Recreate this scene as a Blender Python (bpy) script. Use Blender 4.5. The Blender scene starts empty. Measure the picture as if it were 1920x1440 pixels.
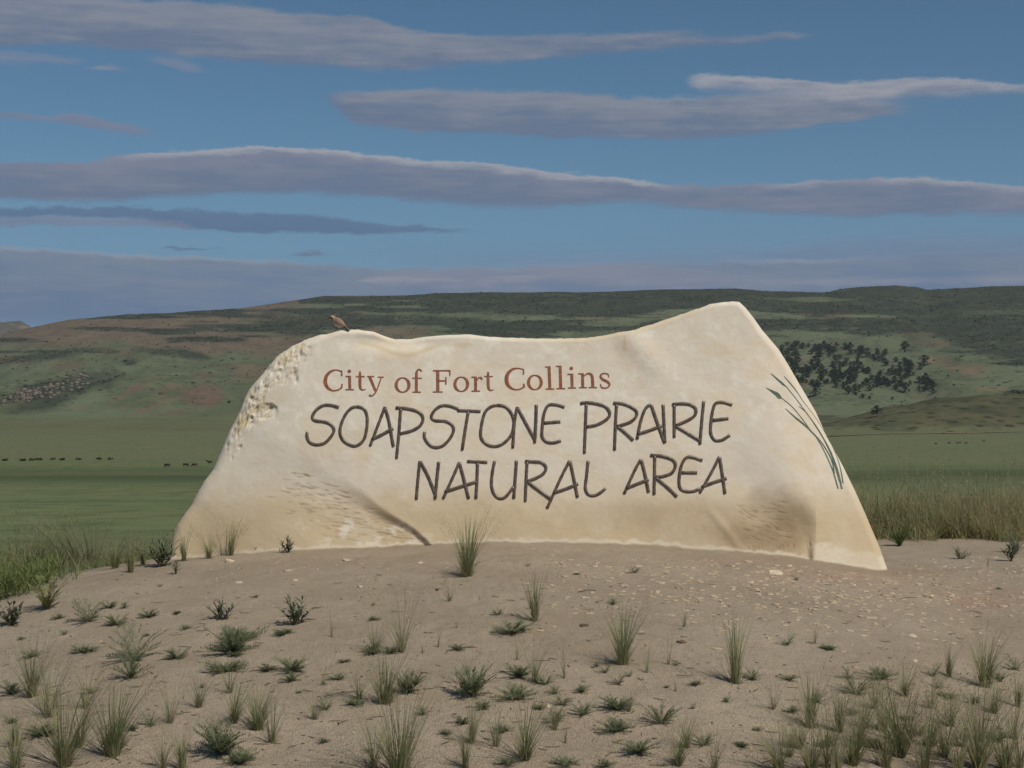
import bpy, math, random
import numpy as np
from mathutils import Vector, Matrix

# ------------------------------------------------------------------ camera, sky, sun, exposure
FPX, CX, HY, CZ = 3000.0, 960.0, 800.0, 1.9      # focal length in photo pixels, centre column, horizon row, eye height
scene = bpy.context.scene
COL = scene.collection
cam_d = bpy.data.cameras.new("camera"); cam = bpy.data.objects.new("camera", cam_d); COL.objects.link(cam)
cam.location = (0, 0, CZ); cam.rotation_euler = (math.radians(90), 0, 0)
cam_d.sensor_width = 36.0; cam_d.lens = 36.0 * FPX / 1920.0
cam_d.shift_y = (HY - 720.0) / 1920.0
cam_d.clip_start = 0.1; cam_d.clip_end = 40000
scene.camera = cam

SUN_AZ, SUN_EL = math.radians(38), math.radians(49)   # azimuth: to the right of straight behind the camera
to_sun = Vector((math.sin(SUN_AZ) * math.cos(SUN_EL), -math.cos(SUN_AZ) * math.cos(SUN_EL), math.sin(SUN_EL)))
sun_d = bpy.data.lights.new("sun", 'SUN'); sun = bpy.data.objects.new("sun", sun_d); COL.objects.link(sun)
sun_d.energy = 4.1; sun_d.angle = math.radians(0.55); sun_d.color = (1.0, 0.93, 0.82)
sun.rotation_euler = to_sun.to_track_quat('Z', 'Y').to_euler()
sun.location = (6, -8, 12)

scene.view_settings.view_transform = 'Standard'
scene.view_settings.look = 'None'
scene.view_settings.exposure = -0.15
scene.view_settings.gamma = 1.0
scene.view_settings.use_curve_mapping = False

class G:
    """tiny node graph helper"""
    def __init__(s, nt): s.nt = nt
    def new(s, t, **k):
        n = s.nt.nodes.new(t)
        for a, b in k.items(): setattr(n, a, b)
        return n
    def put(s, sock, v):
        if isinstance(v, bpy.types.NodeSocket): s.nt.links.new(v, sock)
        elif v is not None: sock.default_value = v
    def math(s, op, a, b=None, c=None, clamp=False):
        n = s.new('ShaderNodeMath', operation=op, use_clamp=clamp)
        s.put(n.inputs[0], a); s.put(n.inputs[1], b); s.put(n.inputs[2], c)
        return n.outputs[0]
    def add(s, a, b): return s.math('ADD', a, b)
    def sub(s, a, b): return s.math('SUBTRACT', a, b)
    def mul(s, a, b): return s.math('MULTIPLY', a, b)
    def rng(s, v, a, b, c=0.0, d=1.0, smooth=True):
        n = s.new('ShaderNodeMapRange', interpolation_type='SMOOTHSTEP' if smooth else 'LINEAR')
        s.put(n.inputs[0], v); s.put(n.inputs[1], a); s.put(n.inputs[2], b); s.put(n.inputs[3], c); s.put(n.inputs[4], d)
        return n.outputs[0]
    def mix(s, f, a, b, mode='MIX'):
        n = s.new('ShaderNodeMix', data_type='RGBA', blend_type=mode)
        s.put(n.inputs[0], f)
        for sk, v in ((n.inputs[6], a), (n.inputs[7], b)):
            if isinstance(v, (tuple, list)) and len(v) == 3: v = (*v, 1.0)
            s.put(sk, v)
        return n.outputs[2]
    def comb(s, x, y, z):
        n = s.new('ShaderNodeCombineXYZ'); s.put(n.inputs[0], x); s.put(n.inputs[1], y); s.put(n.inputs[2], z); return n.outputs[0]
    def noise(s, vec, scale, detail=4.0, rough=0.55, dist=0.0):
        n = s.new('ShaderNodeTexNoise'); s.put(n.inputs['Vector'], vec)
        s.put(n.inputs['Scale'], scale); s.put(n.inputs['Detail'], detail); s.put(n.inputs['Roughness'], rough); s.put(n.inputs['Distortion'], dist)
        return n.outputs[0]
    def voro(s, vec, scale, feature='F1', rnd=1.0):
        n = s.new('ShaderNodeTexVoronoi', feature=feature); s.put(n.inputs['Vector'], vec)
        s.put(n.inputs['Scale'], scale); s.put(n.inputs['Randomness'], rnd)
        return n
    def scale3(s, vec, v):
        n = s.new('ShaderNodeVectorMath', operation='MULTIPLY'); s.put(n.inputs[0], vec); n.inputs[1].default_value = v; return n.outputs[0]
    def curve(s, x, pts):
        n = s.new('ShaderNodeFloatCurve'); s.put(n.inputs['Value'], x)
        cu = n.mapping.curves[0]
        n.mapping.use_clip = False
        cu.points[0].location = pts[0]; cu.points[-1].location = pts[-1]
        for p in pts[1:-1]: cu.points.new(*p)
        for p in cu.points: p.handle_type = 'AUTO_CLAMPED'
        n.mapping.update()
        return n.outputs[0]

world = bpy.data.worlds.new("World"); scene.world = world; world.use_nodes = True
wt = world.node_tree; wt.nodes.clear(); g = G(wt)
sky = g.new('ShaderNodeTexSky', sky_type='NISHITA')
sky.sun_disc = False; sky.sun_elevation = SUN_EL; sky.sun_rotation = math.pi - SUN_AZ
sky.altitude = 1900; sky.air_density = 1.0; sky.dust_density = 0.6; sky.ozone_density = 1.2
SKY_TINT = (0.54, 0.745, 0.79, 1)
base_sky = g.mix(1.0, sky.outputs[0], SKY_TINT, 'MULTIPLY')
WS = 0.085
def srgb(r, gg, b):
    f = lambda c: (c / 255.0 / 12.92) if c <= 10 else ((c / 255.0 + 0.055) / 1.055) ** 2.4
    return (f(r), f(gg), f(b))
EXPO = 2 ** scene.view_settings.exposure
def skycol(r, gg, b): return tuple(c / WS / EXPO for c in srgb(r, gg, b)) + (1.0,)

tc = g.new('ShaderNodeTexCoord'); sep = g.new('ShaderNodeSeparateXYZ'); wt.links.new(tc.outputs['Generated'], sep.inputs[0])
A = g.mul(g.math('ARCTAN2', sep.outputs[0], sep.outputs[1]), 3000.0)        # azimuth in units of about one photo pixel
E = g.mul(g.math('ARCSINE', sep.outputs[2]), 3000.0)                        # elevation, same units
def cA(px): return math.atan((px - CX) / FPX) * 3000
def cE(px, py):
    t = (px - CX) / FPX
    return math.atan2((HY - py) / FPX, math.sqrt(1 + t * t)) * 3000
n_big = g.sub(g.noise(g.comb(g.mul(A, 1 / 330), g.mul(E, 1 / 70), 3.1), 1.0, 5, 0.55), 0.5)
n_fine = g.sub(g.noise(g.comb(g.mul(A, 1 / 60), g.mul(E, 1 / 18), 7.7), 1.0, 6, 0.62), 0.5)
n_col = g.noise(g.comb(g.mul(A, 1 / 210), g.mul(E, 1 / 32), 1.7), 1.0, 6, 0.55)
n_ff = g.sub(g.noise(g.comb(g.mul(A, 1 / 26), g.mul(E, 1 / 7), 4.4), 1.0, 5, 0.65), 0.5)
n_str = g.sub(g.noise(g.comb(g.mul(A, 1 / 130), g.mul(E, 1 / 9), 6.1), 1.0, 5, 0.6), 0.5)
Ew = g.add(E, g.add(g.add(g.mul(n_big, 16.0), g.mul(n_fine, 24.0)), g.mul(n_ff, 9.0)))
Aw = g.add(A, g.mul(n_big, 40.0))
X01 = g.math('DIVIDE', g.add(Aw, 1300.0), 2600.0)
# soft pale veil low over the horizon
n_haze = g.noise(g.comb(g.mul(A, 1 / 500), g.mul(E, 1 / 60), 9.3), 1.0, 4, 0.5)
sky_c = g.mix(g.mul(g.rng(E, 560.0, 120.0), g.rng(n_haze, 0.2, 0.75, 0.65, 0.95)), base_sky, skycol(100, 129, 161))

def lay_cloud(cur, top, bot, sT, sB, op, dark, light, rim=None, rimw=9.0):
    def norm(pts):
        o = []
        for px, py in pts: o.append(((cA(px) + 1300) / 2600, cE(px, py) / 1000))
        o = sorted(o)
        if o[0][0] > 0: o.insert(0, (0.0, o[0][1]))
        if o[-1][0] < 1: o.append((1.0, o[-1][1]))
        return o
    T = g.mul(g.curve(X01, norm(top)), 1000.0); B = g.mul(g.curve(X01, norm(bot)), 1000.0)
    dT = g.sub(T, Ew); dB = g.sub(Ew, B)
    m = g.mul(g.rng(dT, 0.0, sT), g.rng(dB, 0.0, sB))
    x0 = cA(max(top[0][0], bot[0][0])); x1 = cA(min(top[-1][0], bot[-1][0]))
    m = g.mul(m, g.mul(g.rng(Aw, x0 - 5, x0 + 50), g.rng(Aw, x1 + 5, x1 - 70)))
    m = g.mul(m, g.rng(g.add(n_col, g.mul(n_str, 0.5)), 0.15, 0.55, 0.86, 1.0))
    frac = g.math('DIVIDE', dB, g.math('MAXIMUM', g.sub(T, B), 4.0), clamp=True)
    tone = g.add(g.add(g.mul(frac, 0.7), g.mul(g.sub(n_col, 0.5), 1.6)), g.add(g.mul(n_fine, 0.6), g.mul(n_str, 0.7)))
    c = g.mix(g.rng(tone, -0.05, 0.85), dark, light)
    if rim is not None:
        c = g.mix(g.mul(g.rng(dT, rimw * 2.2, rimw * 0.4), rim), c, skycol(163, 165, 172))
    return g.mix(g.mul(m, op), cur, c)
D, L_ = skycol(101, 116, 141), skycol(126, 131, 148)
DB = skycol(86, 111, 143)
def rimcurve(pts): return g.curve(X01, [((cA(x) + 1300) / 2600, v) for x, v in pts])
sky_c = lay_cloud(sky_c, [(-320, 452), (0, 458), (120, 468), (250, 476), (400, 480), (600, 490), (750, 500), (900, 498), (1100, 492), (1250, 486), (1400, 484), (1600, 476), (1750, 468), (1920, 462), (2240, 460)],
                  [(-320, 640), (0, 640), (600, 660), (1200, 640), (2240, 640)], 10, 60, 0.9, skycol(92, 114, 145), skycol(118, 130, 150),
                  rimcurve([(-320, .3), (0, .5), (250, .6), (560, .35), (700, .1), (1300, .2), (1500, .8), (1800, .9), (2240, .7)]), 7)
sky_c = lay_cloud(sky_c, [(700, 470), (900, 462), (1200, 455), (1500, 448), (2240, 440)], [(700, 500), (1000, 505), (1500, 500), (2240, 500)], 34, 20, 0.45, skycol(112, 128, 155), skycol(126, 137, 158))
sky_c = lay_cloud(sky_c, [(1330, 470), (1500, 438), (1650, 424), (1800, 420), (1920, 422), (2240, 425)], [(1250, 486), (1600, 492), (1900, 486), (2240, 486)], 40, 14, 0.8, skycol(104, 128, 156), skycol(112, 133, 158))
sky_c = lay_cloud(sky_c, [(-320, 520), (0, 515), (300, 512), (600, 520), (900, 530)], [(-320, 560), (0, 556), (300, 550), (600, 548), (900, 545)], 22, 22, 0.35, skycol(112, 124, 150), skycol(124, 132, 154))
sky_c = lay_cloud(sky_c, [(1150, 520), (1300, 512), (1500, 520), (1900, 512), (2240, 512)], [(1150, 545), (1300, 548), (1500, 545), (1900, 540), (2240, 540)], 12, 14, 0.7, skycol(116, 127, 152), skycol(140, 145, 160))
sky_c = lay_cloud(sky_c, [(640, 524), (700, 516), (850, 520), (1000, 512), (1050, 520)], [(640, 530), (700, 536), (850, 540), (1000, 544), (1050, 530)], 7, 14, 0.9, skycol(120, 130, 153), skycol(150, 152, 163))
sky_c = lay_cloud(sky_c, [(690, 500), (900, 492), (1200, 486), (1500, 505), (1700, 500)], [(650, 560), (900, 570), (1300, 560), (1700, 540)], 18, 40, 0.5, skycol(110, 123, 150), skycol(136, 140, 156))
sky_c = lay_cloud(sky_c, [(-320, 300), (0, 303), (150, 300), (250, 287), (350, 277), (450, 272), (540, 269), (650, 280), (750, 293), (900, 303), (1000, 316), (1100, 323), (1200, 338), (1300, 348), (1450, 341), (1550, 334), (1700, 329), (1800, 334), (1900, 344), (2240, 352)],
                  [(-320, 385), (0, 384), (200, 388), (350, 376), (600, 374), (800, 388), (1000, 397), (1150, 390), (1250, 396), (1400, 408), (1550, 414), (1700, 412), (1920, 414), (2240, 410)], 6, 20, 0.97, D, skycol(122, 129, 149),
                  rimcurve([(-320, 0), (180, .05), (260, .6), (520, .9), (800, .85), (960, .8), (1180, .9), (1260, .15), (1400, .1), (1500, .5), (1600, .2), (1700, .7), (1850, .6), (2240, .2)]), 9)
sky_c = lay_cloud(sky_c, [(-320, 383), (0, 386), (200, 384), (400, 392), (600, 402), (750, 416), (950, 431)], [(-320, 410), (0, 412), (200, 410), (350, 428), (450, 438), (600, 439), (750, 439), (950, 435)], 7, 8, 0.9, DB, skycol(92, 115, 146))
sky_c = lay_cloud(sky_c, [(-320, 402), (0, 404), (200, 404), (330, 412), (420, 426)], [(-320, 430), (0, 428), (200, 426), (330, 430), (420, 434)], 7, 8, 0.7, skycol(112, 121, 146), skycol(126, 131, 150))
sky_c = lay_cloud(sky_c, [(260, 468), (330, 462), (430, 462)], [(260, 470), (330, 472), (430, 469)], 4, 4, 0.7, DB, D)
sky_c = lay_cloud(sky_c, [(530, 474), (570, 468), (650, 475)], [(530, 478), (570, 480), (650, 479)], 4, 4, 0.8, DB, D)
sky_c = lay_cloud(sky_c, [(-320, 196), (0, 206), (80, 213), (125, 209), (165, 212), (210, 226), (315, 238)], [(-320, 224), (0, 226), (100, 232), (170, 248), (250, 254), (315, 252)], 9, 9, 0.9, skycol(112, 124, 148), skycol(124, 131, 152))
sky_c = lay_cloud(sky_c, [(585, 172), (680, 166), (800, 161), (950, 165), (1100, 170), (1200, 178), (1290, 176), (1400, 168), (1550, 165), (1720, 190)],
                  [(585, 186), (660, 232), (750, 247), (900, 256), (1000, 261), (1150, 264), (1300, 264), (1400, 257), (1550, 238), (1720, 218)], 13, 12, 0.97, D, skycol(130, 137, 151),
                  rimcurve([(-320, 0), (1150, .0), (1200, .4), (1260, .7), (1340, .1), (2240, 0)]), 6)
sky_c = lay_cloud(sky_c, [(1270, 147), (1310, 138), (1400, 136), (1500, 143), (1600, 150), (1700, 145), (1760, 141), (1850, 151), (1920, 155), (2240, 160)],
                  [(1270, 152), (1300, 175), (1400, 182), (1500, 192), (1600, 205), (1680, 200), (1800, 190), (1920, 184), (2240, 182)], 9, 26, 0.9, skycol(120, 128, 149), skycol(158, 159, 167),
                  rimcurve([(-320, 0), (1250, .8), (1450, .5), (1600, .2), (2240, .1)]), 10)
sky_c = lay_cloud(sky_c, [(-320, 85), (0, 92), (140, 103), (200, 108)], [(-320, 122), (0, 122), (140, 124), (200, 120)], 14, 14, 0.7, skycol(120, 130, 153), skycol(128, 134, 153))
sky_c = lay_cloud(sky_c, [(130, 126), (200, 119), (260, 128)], [(130, 132), (200, 138), (260, 134)], 9, 9, 0.8, skycol(126, 136, 156), skycol(132, 139, 156))
sky_c = lay_cloud(sky_c, [(260, 98), (330, 100), (420, 128)], [(260, 118), (340, 138), (420, 142)], 16, 12, 0.65, skycol(120, 131, 153), skycol(128, 134, 153))
sky_c = lay_cloud(sky_c, [(-320, -30), (0, -16), (230, -8), (430, 4), (500, 14), (600, 21), (680, 22), (740, 40), (830, 58), (950, 61), (1100, 58), (1250, 57), (1400, 60), (1480, 53), (1560, 62)],
                  [(-320, 80), (0, 96), (120, 92), (270, 102), (430, 120), (600, 130), (720, 134), (900, 127), (1100, 110), (1250, 97), (1400, 86), (1560, 72)], 12, 16, 0.97, D, skycol(130, 137, 151))
# the same kind of long flat clouds go on round the rest of the sky
zz = g.add(g.math('MAXIMUM', sep.outputs[2], 0.0), 0.12)
n_far = g.noise(g.comb(g.math('DIVIDE', sep.outputs[0], zz), g.mul(g.math('DIVIDE', sep.outputs[1], zz), 1.6), 0.0), 0.9, 6, 0.55)
outw = g.math('MAXIMUM', g.rng(E, 800.0, 1050.0), g.rng(g.math('ABSOLUTE', A), 980.0, 1250.0))
sky_c = g.mix(g.mul(g.rng(n_far, 0.50, 0.66), g.mul(outw, 0.85)), sky_c, skycol(120, 128, 150))
bg = g.new('ShaderNodeBackground'); wt.links.new(sky_c, bg.inputs[0]); bg.inputs[1].default_value = WS
wo = g.new('ShaderNodeOutputWorld'); wt.links.new(bg.outputs[0], wo.inputs[0])
world.cycles.sampling_method = 'MANUAL'; world.cycles.sample_map_resolution = 512

# ------------------------------------------------------------------ helpers
rnd = random.Random(11)
_rs = np.random.RandomState(5)
_TAB = _rs.rand(256, 256)
def vnoise(x, y, seed=0):
    x = np.asarray(x, float) + seed * 17.31; y = np.asarray(y, float) + seed * 9.77
    xi = np.floor(x).astype(int); yi = np.floor(y).astype(int)
    fx = x - xi; fy = y - yi
    fx = fx * fx * fx * (fx * (fx * 6 - 15) + 10); fy = fy * fy * fy * (fy * (fy * 6 - 15) + 10)
    a = _TAB[xi & 255, yi & 255]; b = _TAB[(xi + 1) & 255, yi & 255]
    c = _TAB[xi & 255, (yi + 1) & 255]; d = _TAB[(xi + 1) & 255, (yi + 1) & 255]
    return (a * (1 - fx) + b * fx) * (1 - fy) + (c * (1 - fx) + d * fx) * fy
def fbm(x, y, octv=4, seed=0, gain=0.5):
    s = 0; a = 1; t = 0
    for i in range(octv):
        s = s + a * (vnoise(x * 2 ** i, y * 2 ** i, seed + i * 3) - 0.5) * 2; t += a; a *= gain
    return s / t
def sst(a, b, x):
    t = np.clip((x - a) / (b - a), 0, 1); return t * t * (3 - 2 * t)
def ray(px, py, Y): return ((px - CX) / FPX * Y, Y, CZ + (HY - py) / FPX * Y)

def mesh_obj(name, verts, faces, mat=None, parent=None, smooth=True, attr=None, link=True):
    me = bpy.data.meshes.new(name)
    verts = np.asarray(verts, dtype=np.float32)
    if isinstance(faces, np.ndarray) and faces.ndim == 2:
        k = faces.shape[1]; n = len(faces)
        me.vertices.add(len(verts)); me.vertices.foreach_set('co', verts.ravel())
        me.loops.add(n * k); me.loops.foreach_set('vertex_index', faces.astype(np.int32).ravel())
        me.polygons.add(n); me.polygons.foreach_set('loop_start', np.arange(0, n * k, k, dtype=np.int32))
        me.update(calc_edges=True); me.validate()
    else:
        me.from_pydata([tuple(v) for v in verts], [], faces); me.update()
    if smooth: me.polygons.foreach_set('use_smooth', [True] * len(me.polygons))
    if attr is not None:
        a = me.color_attributes.new('cover', 'FLOAT_COLOR', 'POINT')
        a.data.foreach_set('color', np.asarray(attr, dtype=np.float32).ravel())
    if mat is not None:
        for m in (mat if isinstance(mat, (list, tuple)) else [mat]): me.materials.append(m)
    o = bpy.data.objects.new(name, me)
    if link: COL.objects.link(o)
    if parent is not None: o.parent = parent
    return o
def empty(name, loc, label=None, cat=None, group=None, rz=0.0):
    o = bpy.data.objects.new(name, None); o.location = loc; o.rotation_euler = (0, 0, rz); o.empty_display_size = 0.05
    COL.objects.link(o); tag(o, label, cat, group); return o
def tag(o, label=None, cat=None, group=None, kind=None):
    if label: o['label'] = label
    if cat: o['category'] = cat
    if group: o['group'] = group
    if kind: o['kind'] = kind
    return o
def grid_faces(nr, nc, closed=False):
    i = np.arange(nr - 1)[:, None] * nc + np.arange(nc - 1)[None, :]
    i = i.ravel()
    return np.stack([i, i + 1, i + nc + 1, i + nc], 1)

def material(name, color, rough=0.85, spec=0.3, build=None):
    m = bpy.data.materials.new(name); m.use_nodes = True; nt = m.node_tree
    b = nt.nodes['Principled BSDF']
    b.inputs['Roughness'].default_value = rough
    b.inputs['Specular IOR Level'].default_value = spec
    b.inputs['Base Color'].default_value = (*color, 1)
    if build: build(G(nt), b)
    return m
def tex(gg, kind='Object'):
    return gg.new('ShaderNodeTexCoord').outputs[kind]
def bump(gg, b, h, strength=0.5, dist=0.01):
    n = gg.new('ShaderNodeBump'); gg.put(n.inputs['Height'], h); n.inputs['Strength'].default_value = strength; n.inputs['Distance'].default_value = dist
    gg.nt.links.new(n.outputs[0], b.inputs['Normal'])
def attr(gg, name='cover'):
    n = gg.new('ShaderNodeVertexColor'); n.layer_name = name; return n

# ------------------------------------------------------------------ terrain
def hcrest(X):
    return np.interp(X, [-9, -6, -4, -3, -2.3, -1.6, 0, 0.8, 1.6, 2.0, 2.6, 3.6, 6, 9], [-1.75, -1.5, -1.17, -1.03, -0.925, -0.86, -0.80, -0.812, -0.86, -0.905, -1.015, -1.0, -1.02, -1.1])
def ycrest(X): return np.interp(X, [-4, -2.4, 1.5, 2.6, 3.4, 8], [11.0, 11.6, 11.6, 12.2, 14.2, 14.6])
PY_T = np.array([[16, 1072], [20, 1062], [30, 1042], [40, 1022], [60, 992], [100, 955], [200, 915], [400, 880], [600, 858], [1000, 828], [1500, 806], [2200, 795], [3000, 790]])
def plain(X, Y):
    py = np.interp(np.log(np.maximum(Y, 16)), np.log(PY_T[:, 0]), PY_T[:, 1])
    z = CZ + (HY - py) / FPX * np.maximum(Y, 16)
    return z + fbm(X / 90 + 3, Y / 140, 3, 7) * np.clip(Y / 900, 0.0, 1.0) * 0.9
def ground_z(X, Y):
    X = np.asarray(X, float); Y = np.asarray(Y, float)
    hc = hcrest(X + 0.25 * fbm(Y / 3.0, X / 5.0, 2, 31)) ; yc = ycrest(X)
    d = 11.0 - Y
    dd = np.maximum(d, 0)
    front = 0.03 * dd + 0.0115 * np.minimum(dd, 6.5) ** 2 + 0.1495 * np.maximum(dd - 6.5, 0) * np.exp(-np.maximum(dd - 6.5, 0) / 4)
    back = np.maximum(Y - yc, 0)
    z = CZ + hc - front - 0.035 * back ** 1.6
    w = sst(0.5, 7.0, Y - yc)
    z = z * (1 - w) + plain(X, Y) * w
    near = np.clip((40 - Y) / 25, 0, 1)
    z = z + near * (0.018 * fbm(X * 0.9, Y * 0.9, 3, 2) + 0.010 * fbm(X * 4, Y * 3.2, 3, 9) + 0.006 * fbm(X * 14, Y * 11, 3, 4))
    return z
def hit(px, py, y0=3.5, y1=16.0):
    Y = np.arange(y0, y1, 0.01); X = (px - CX) / FPX * Y; Z = CZ + (HY - py) / FPX * Y
    k = np.nonzero(Z <= ground_z(X, Y))[0]
    i = k[0] if len(k) else len(Y) - 1
    return Vector((X[i], Y[i], float(ground_z(X[i], Y[i]))))

def m_sand(gg, b):
    p = tex(gg)
    a = attr(gg)
    n1 = gg.noise(p, 1.3, 5, 0.6); n2 = gg.noise(p, 22, 4, 0.65); n3 = gg.noise(p, 160, 3, 0.7)
    c = gg.mix(gg.rng(n1, 0.3, 0.7), (0.312, 0.250, 0.178), (0.376, 0.309, 0.227))
    c = gg.mix(gg.mul(gg.rng(n2, 0.45, 0.75), 0.45), c, (0.205, 0.160, 0.112))
    c = gg.mix(gg.mul(gg.rng(n3, 0.52, 0.70), 0.5), c, (0.42, 0.345, 0.26))
    c = gg.mix(gg.mul(gg.rng(gg.noise(p, 90, 4, 0.7), 0.60, 0.70), 0.55), c, (0.13, 0.10, 0.072))
    v = gg.voro(p, 55); v2 = gg.voro(p, 120)
    chip = gg.mul(gg.rng(v.outputs['Distance'], 0.26, 0.16), gg.rng(gg.noise(p, 2.2, 3), 0.5, 0.62))
    c = gg.mix(gg.mul(chip, 0.7), c, (0.42, 0.36, 0.27))
    sepc = gg.new('ShaderNodeSeparateColor'); gg.nt.links.new(a.outputs['Color'], sepc.inputs[0])
    c = gg.mix(gg.mul(gg.mul(sepc.outputs[0], 0.35), gg.rng(gg.noise(p, 60, 3, 0.7), 0.47, 0.62)), c, (0.38, 0.19, 0.14))   # pinkish crushed gravel
    c = gg.mix(gg.mul(sepc.outputs[1], gg.rng(gg.noise(p, 9, 4, 0.7), 0.3, 0.6)), c, (0.06, 0.085, 0.03))     # low green cover
    gg.nt.links.new(c, b.inputs['Base Color'])
    h = gg.add(gg.add(gg.mul(n2, 0.5), gg.mul(n3, 0.35)), gg.mul(gg.rng(v2.outputs['Distance'], 0.5, 0.1), 0.3))
    bump(gg, b, h, 0.75, 0.025)
M_sand = material("sandy_dirt", (0.2, 0.15, 0.12), 0.95, 0.15, m_sand)

nr, nc = 430, 500
Yr = np.concatenate([np.linspace(-8, 4.4, 40), np.linspace(4.4, 16.2, nr - 39)[1:]]); sc = np.linspace(-1, 1, nc)
sc = np.sign(sc) * np.abs(sc) ** 1.55
YY, SS = np.meshgrid(Yr, sc, indexing='ij'); XX = SS * (np.maximum(YY, 0) * 0.95 + 5.0) * (1 + 0.7 * sst(2, -6, YY))
ZZ = ground_z(XX, YY)
ppx = CX + XX / np.maximum(YY, 1) * FPX; ppy = HY - (ZZ - CZ) / np.maximum(YY, 1) * FPX
pink = np.exp(-((XX - 2.25) / 0.75) ** 2) * sst(9.9, 10.6, YY) * (1 - sst(11.4, 12.2, YY)) + np.exp(-((XX - 3.1) / 0.5) ** 2 - ((YY - 10.0 + 0.0 * XX) / 0.45) ** 2) * 0.9
pink += 0.5 * np.exp(-((XX - 3.9) / 0.8) ** 2 - ((YY - 9.3) / 0.5) ** 2)
green = np.clip(sst(-2.75, -3.3, XX + 0.25 * fbm(XX * 2, YY * 2, 3, 12)) * sst(9.3, 10.4, YY) + sst(0.3, 1.2, YY - ycrest(XX) + 0.4 * fbm(XX * 1.5, YY, 3, 8)), 0, 1)
at = np.stack([np.clip(pink, 0, 1), green, np.zeros_like(pink), np.ones_like(pink)], -1).reshape(-1, 4)
gnd = mesh_obj("ground", np.stack([XX, YY, ZZ], -1).reshape(-1, 3), grid_faces(len(Yr), nc), M_sand, attr=at)
tag(gnd, "bare sandy dirt mound the sign stone stands on", kind='structure')

def m_prairie(gg, b):
    p = tex(gg)
    n1 = gg.noise(gg.scale3(p, (0.006, 0.02, 0.02)), 1.0, 5, 0.6)
    n2 = gg.noise(gg.scale3(p, (0.35, 0.12, 0.3)), 1.0, 5, 0.7)
    n3 = gg.noise(gg.scale3(p, (2.5, 1.6, 2.0)), 1.0, 4, 0.7)
    a = attr(gg)
    c = gg.mix(gg.mul(gg.rng(n1, 0.35, 0.68), 0.55), a.outputs['Color'], (0.145, 0.150, 0.075))
    c = gg.mix(gg.mul(gg.rng(n2, 0.45, 0.62), 0.5), c, (0.055, 0.078, 0.034))
    n4 = gg.noise(gg.scale3(p, (0.012, 0.16, 0.1)), 1.0, 5, 0.65)
    c = gg.mix(gg.mul(gg.rng(n4, 0.5, 0.68), 0.45), c, (0.060, 0.082, 0.040))
    c = gg.mix(gg.mul(gg.rng(n3, 0.5, 0.72), 0.35), c, (0.15, 0.155, 0.075))
    gg.nt.links.new(c, b.inputs['Base Color'])
    bump(gg, b, gg.add(gg.mul(n3, 0.3), n2), 0.25, 0.3)
M_prairie = material("prairie_grass", (0.08, 0.11, 0.05), 1.0, 0.05, m_prairie)
Yp = np.exp(np.linspace(math.log(15.6), math.log(2300), 260)); sp = np.linspace(-1, 1, 420); sp = np.sign(sp) * np.abs(sp) ** 1.6
YY, SS = np.meshgrid(Yp, sp, indexing='ij'); XX = SS * (YY * 1.9 + 6)
ZZ = ground_z(XX, YY) - 0.02 * (YY < 18)
ppx = CX + XX / YY * FPX; ppy = HY - (ZZ - CZ) / YY * FPX
C_lush, C_shade, C_dry = np.array([.122, .152, .070]), np.array([.042, .058, .032]), np.array([.135, .145, .078])
wd = np.exp(-((ppy - 893 + 4 * fbm(ppx / 300, ppy / 50, 2, 3)) / 14) ** 2)  # band of cloud shadow, painted into the grass colour
wdry = sst(873, 858, ppy) * 0.85 + 0.25 * np.exp(-((ppy - 925) / 10) ** 2)
cc = C_lush[None, None] * np.ones(YY.shape + (1,))
cc = cc + (C_dry - cc) * np.clip(wdry + 0.25 * fbm(ppx / 260, ppy / 9, 3, 6), 0, 1)[..., None]
cc = cc + (C_shade - cc) * np.clip(wd * 0.85, 0, 1)[..., None]
cc = cc + (np.array([.118, .130, .072]) - cc) * (0.9 * sst(822, 808, ppy))[..., None]
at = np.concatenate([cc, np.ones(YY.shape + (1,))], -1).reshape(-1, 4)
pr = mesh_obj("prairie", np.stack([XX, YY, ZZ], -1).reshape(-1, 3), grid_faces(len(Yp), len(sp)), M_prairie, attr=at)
tag(pr, "flat green prairie stretching behind the stone to the hills", kind='structure')

# ------------------------------------------------------------------ hills
SKY_T = np.array([[-1500, 640], [-700, 655], [0, 630], [60, 614], [130, 599], [230, 591], [330, 586], [450, 578], [560, 563], [610, 555], [750, 552], [900, 548], [1100, 547], [1250, 543], [1380, 541],
                  [1450, 545], [1550, 547], [1575, 541], [1620, 537], [1680, 535], [1715, 538], [1742, 543], [1800, 540], [1920, 535], [2300, 530], [3400, 560]])
def hill_py(px, t):
    ps = np.interp(px, SKY_T[:, 0], SKY_T[:, 1])
    f = 0.30 * sst(0.0, 1.0, t) + 0.70 * t
    f = f + 0.035 * np.sin(t * 19 + px / 260 + 1.5 * fbm(px / 240, t * 4, 3, 21)) * (1 - t) * t * 4
    return 806 + (ps - 806) * f
def ell(px, py, cx, cy, rx, ry, rot=0, soft=0.35, w=None):
    c, s = math.cos(rot), math.sin(rot); dx = px - cx; dy = py - cy
    u = (dx * c + dy * s) / rx; v = (-dx * s + dy * c) / ry
    r = np.sqrt(u * u + v * v)
    if w is not None: r = r + w
    return sst(1 + soft, 1 - soft, r)
nT, nA = 290, 760
tt = np.linspace(0, 1, nT); pa = np.linspace(-1400, 3300, nA)
pa = np.concatenate([np.linspace(-1400, -60, 70), np.linspace(-60, 1980, 620)[1:], np.linspace(1980, 3300, 71)[1:], np.linspace(3300, 7000, 41)[1:]]); pa = np.concatenate([np.linspace(-5200, -1400, 41)[:-1], pa]); nA = len(pa)
TT, PP = np.meshgrid(tt, pa, indexing='ij')
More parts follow.
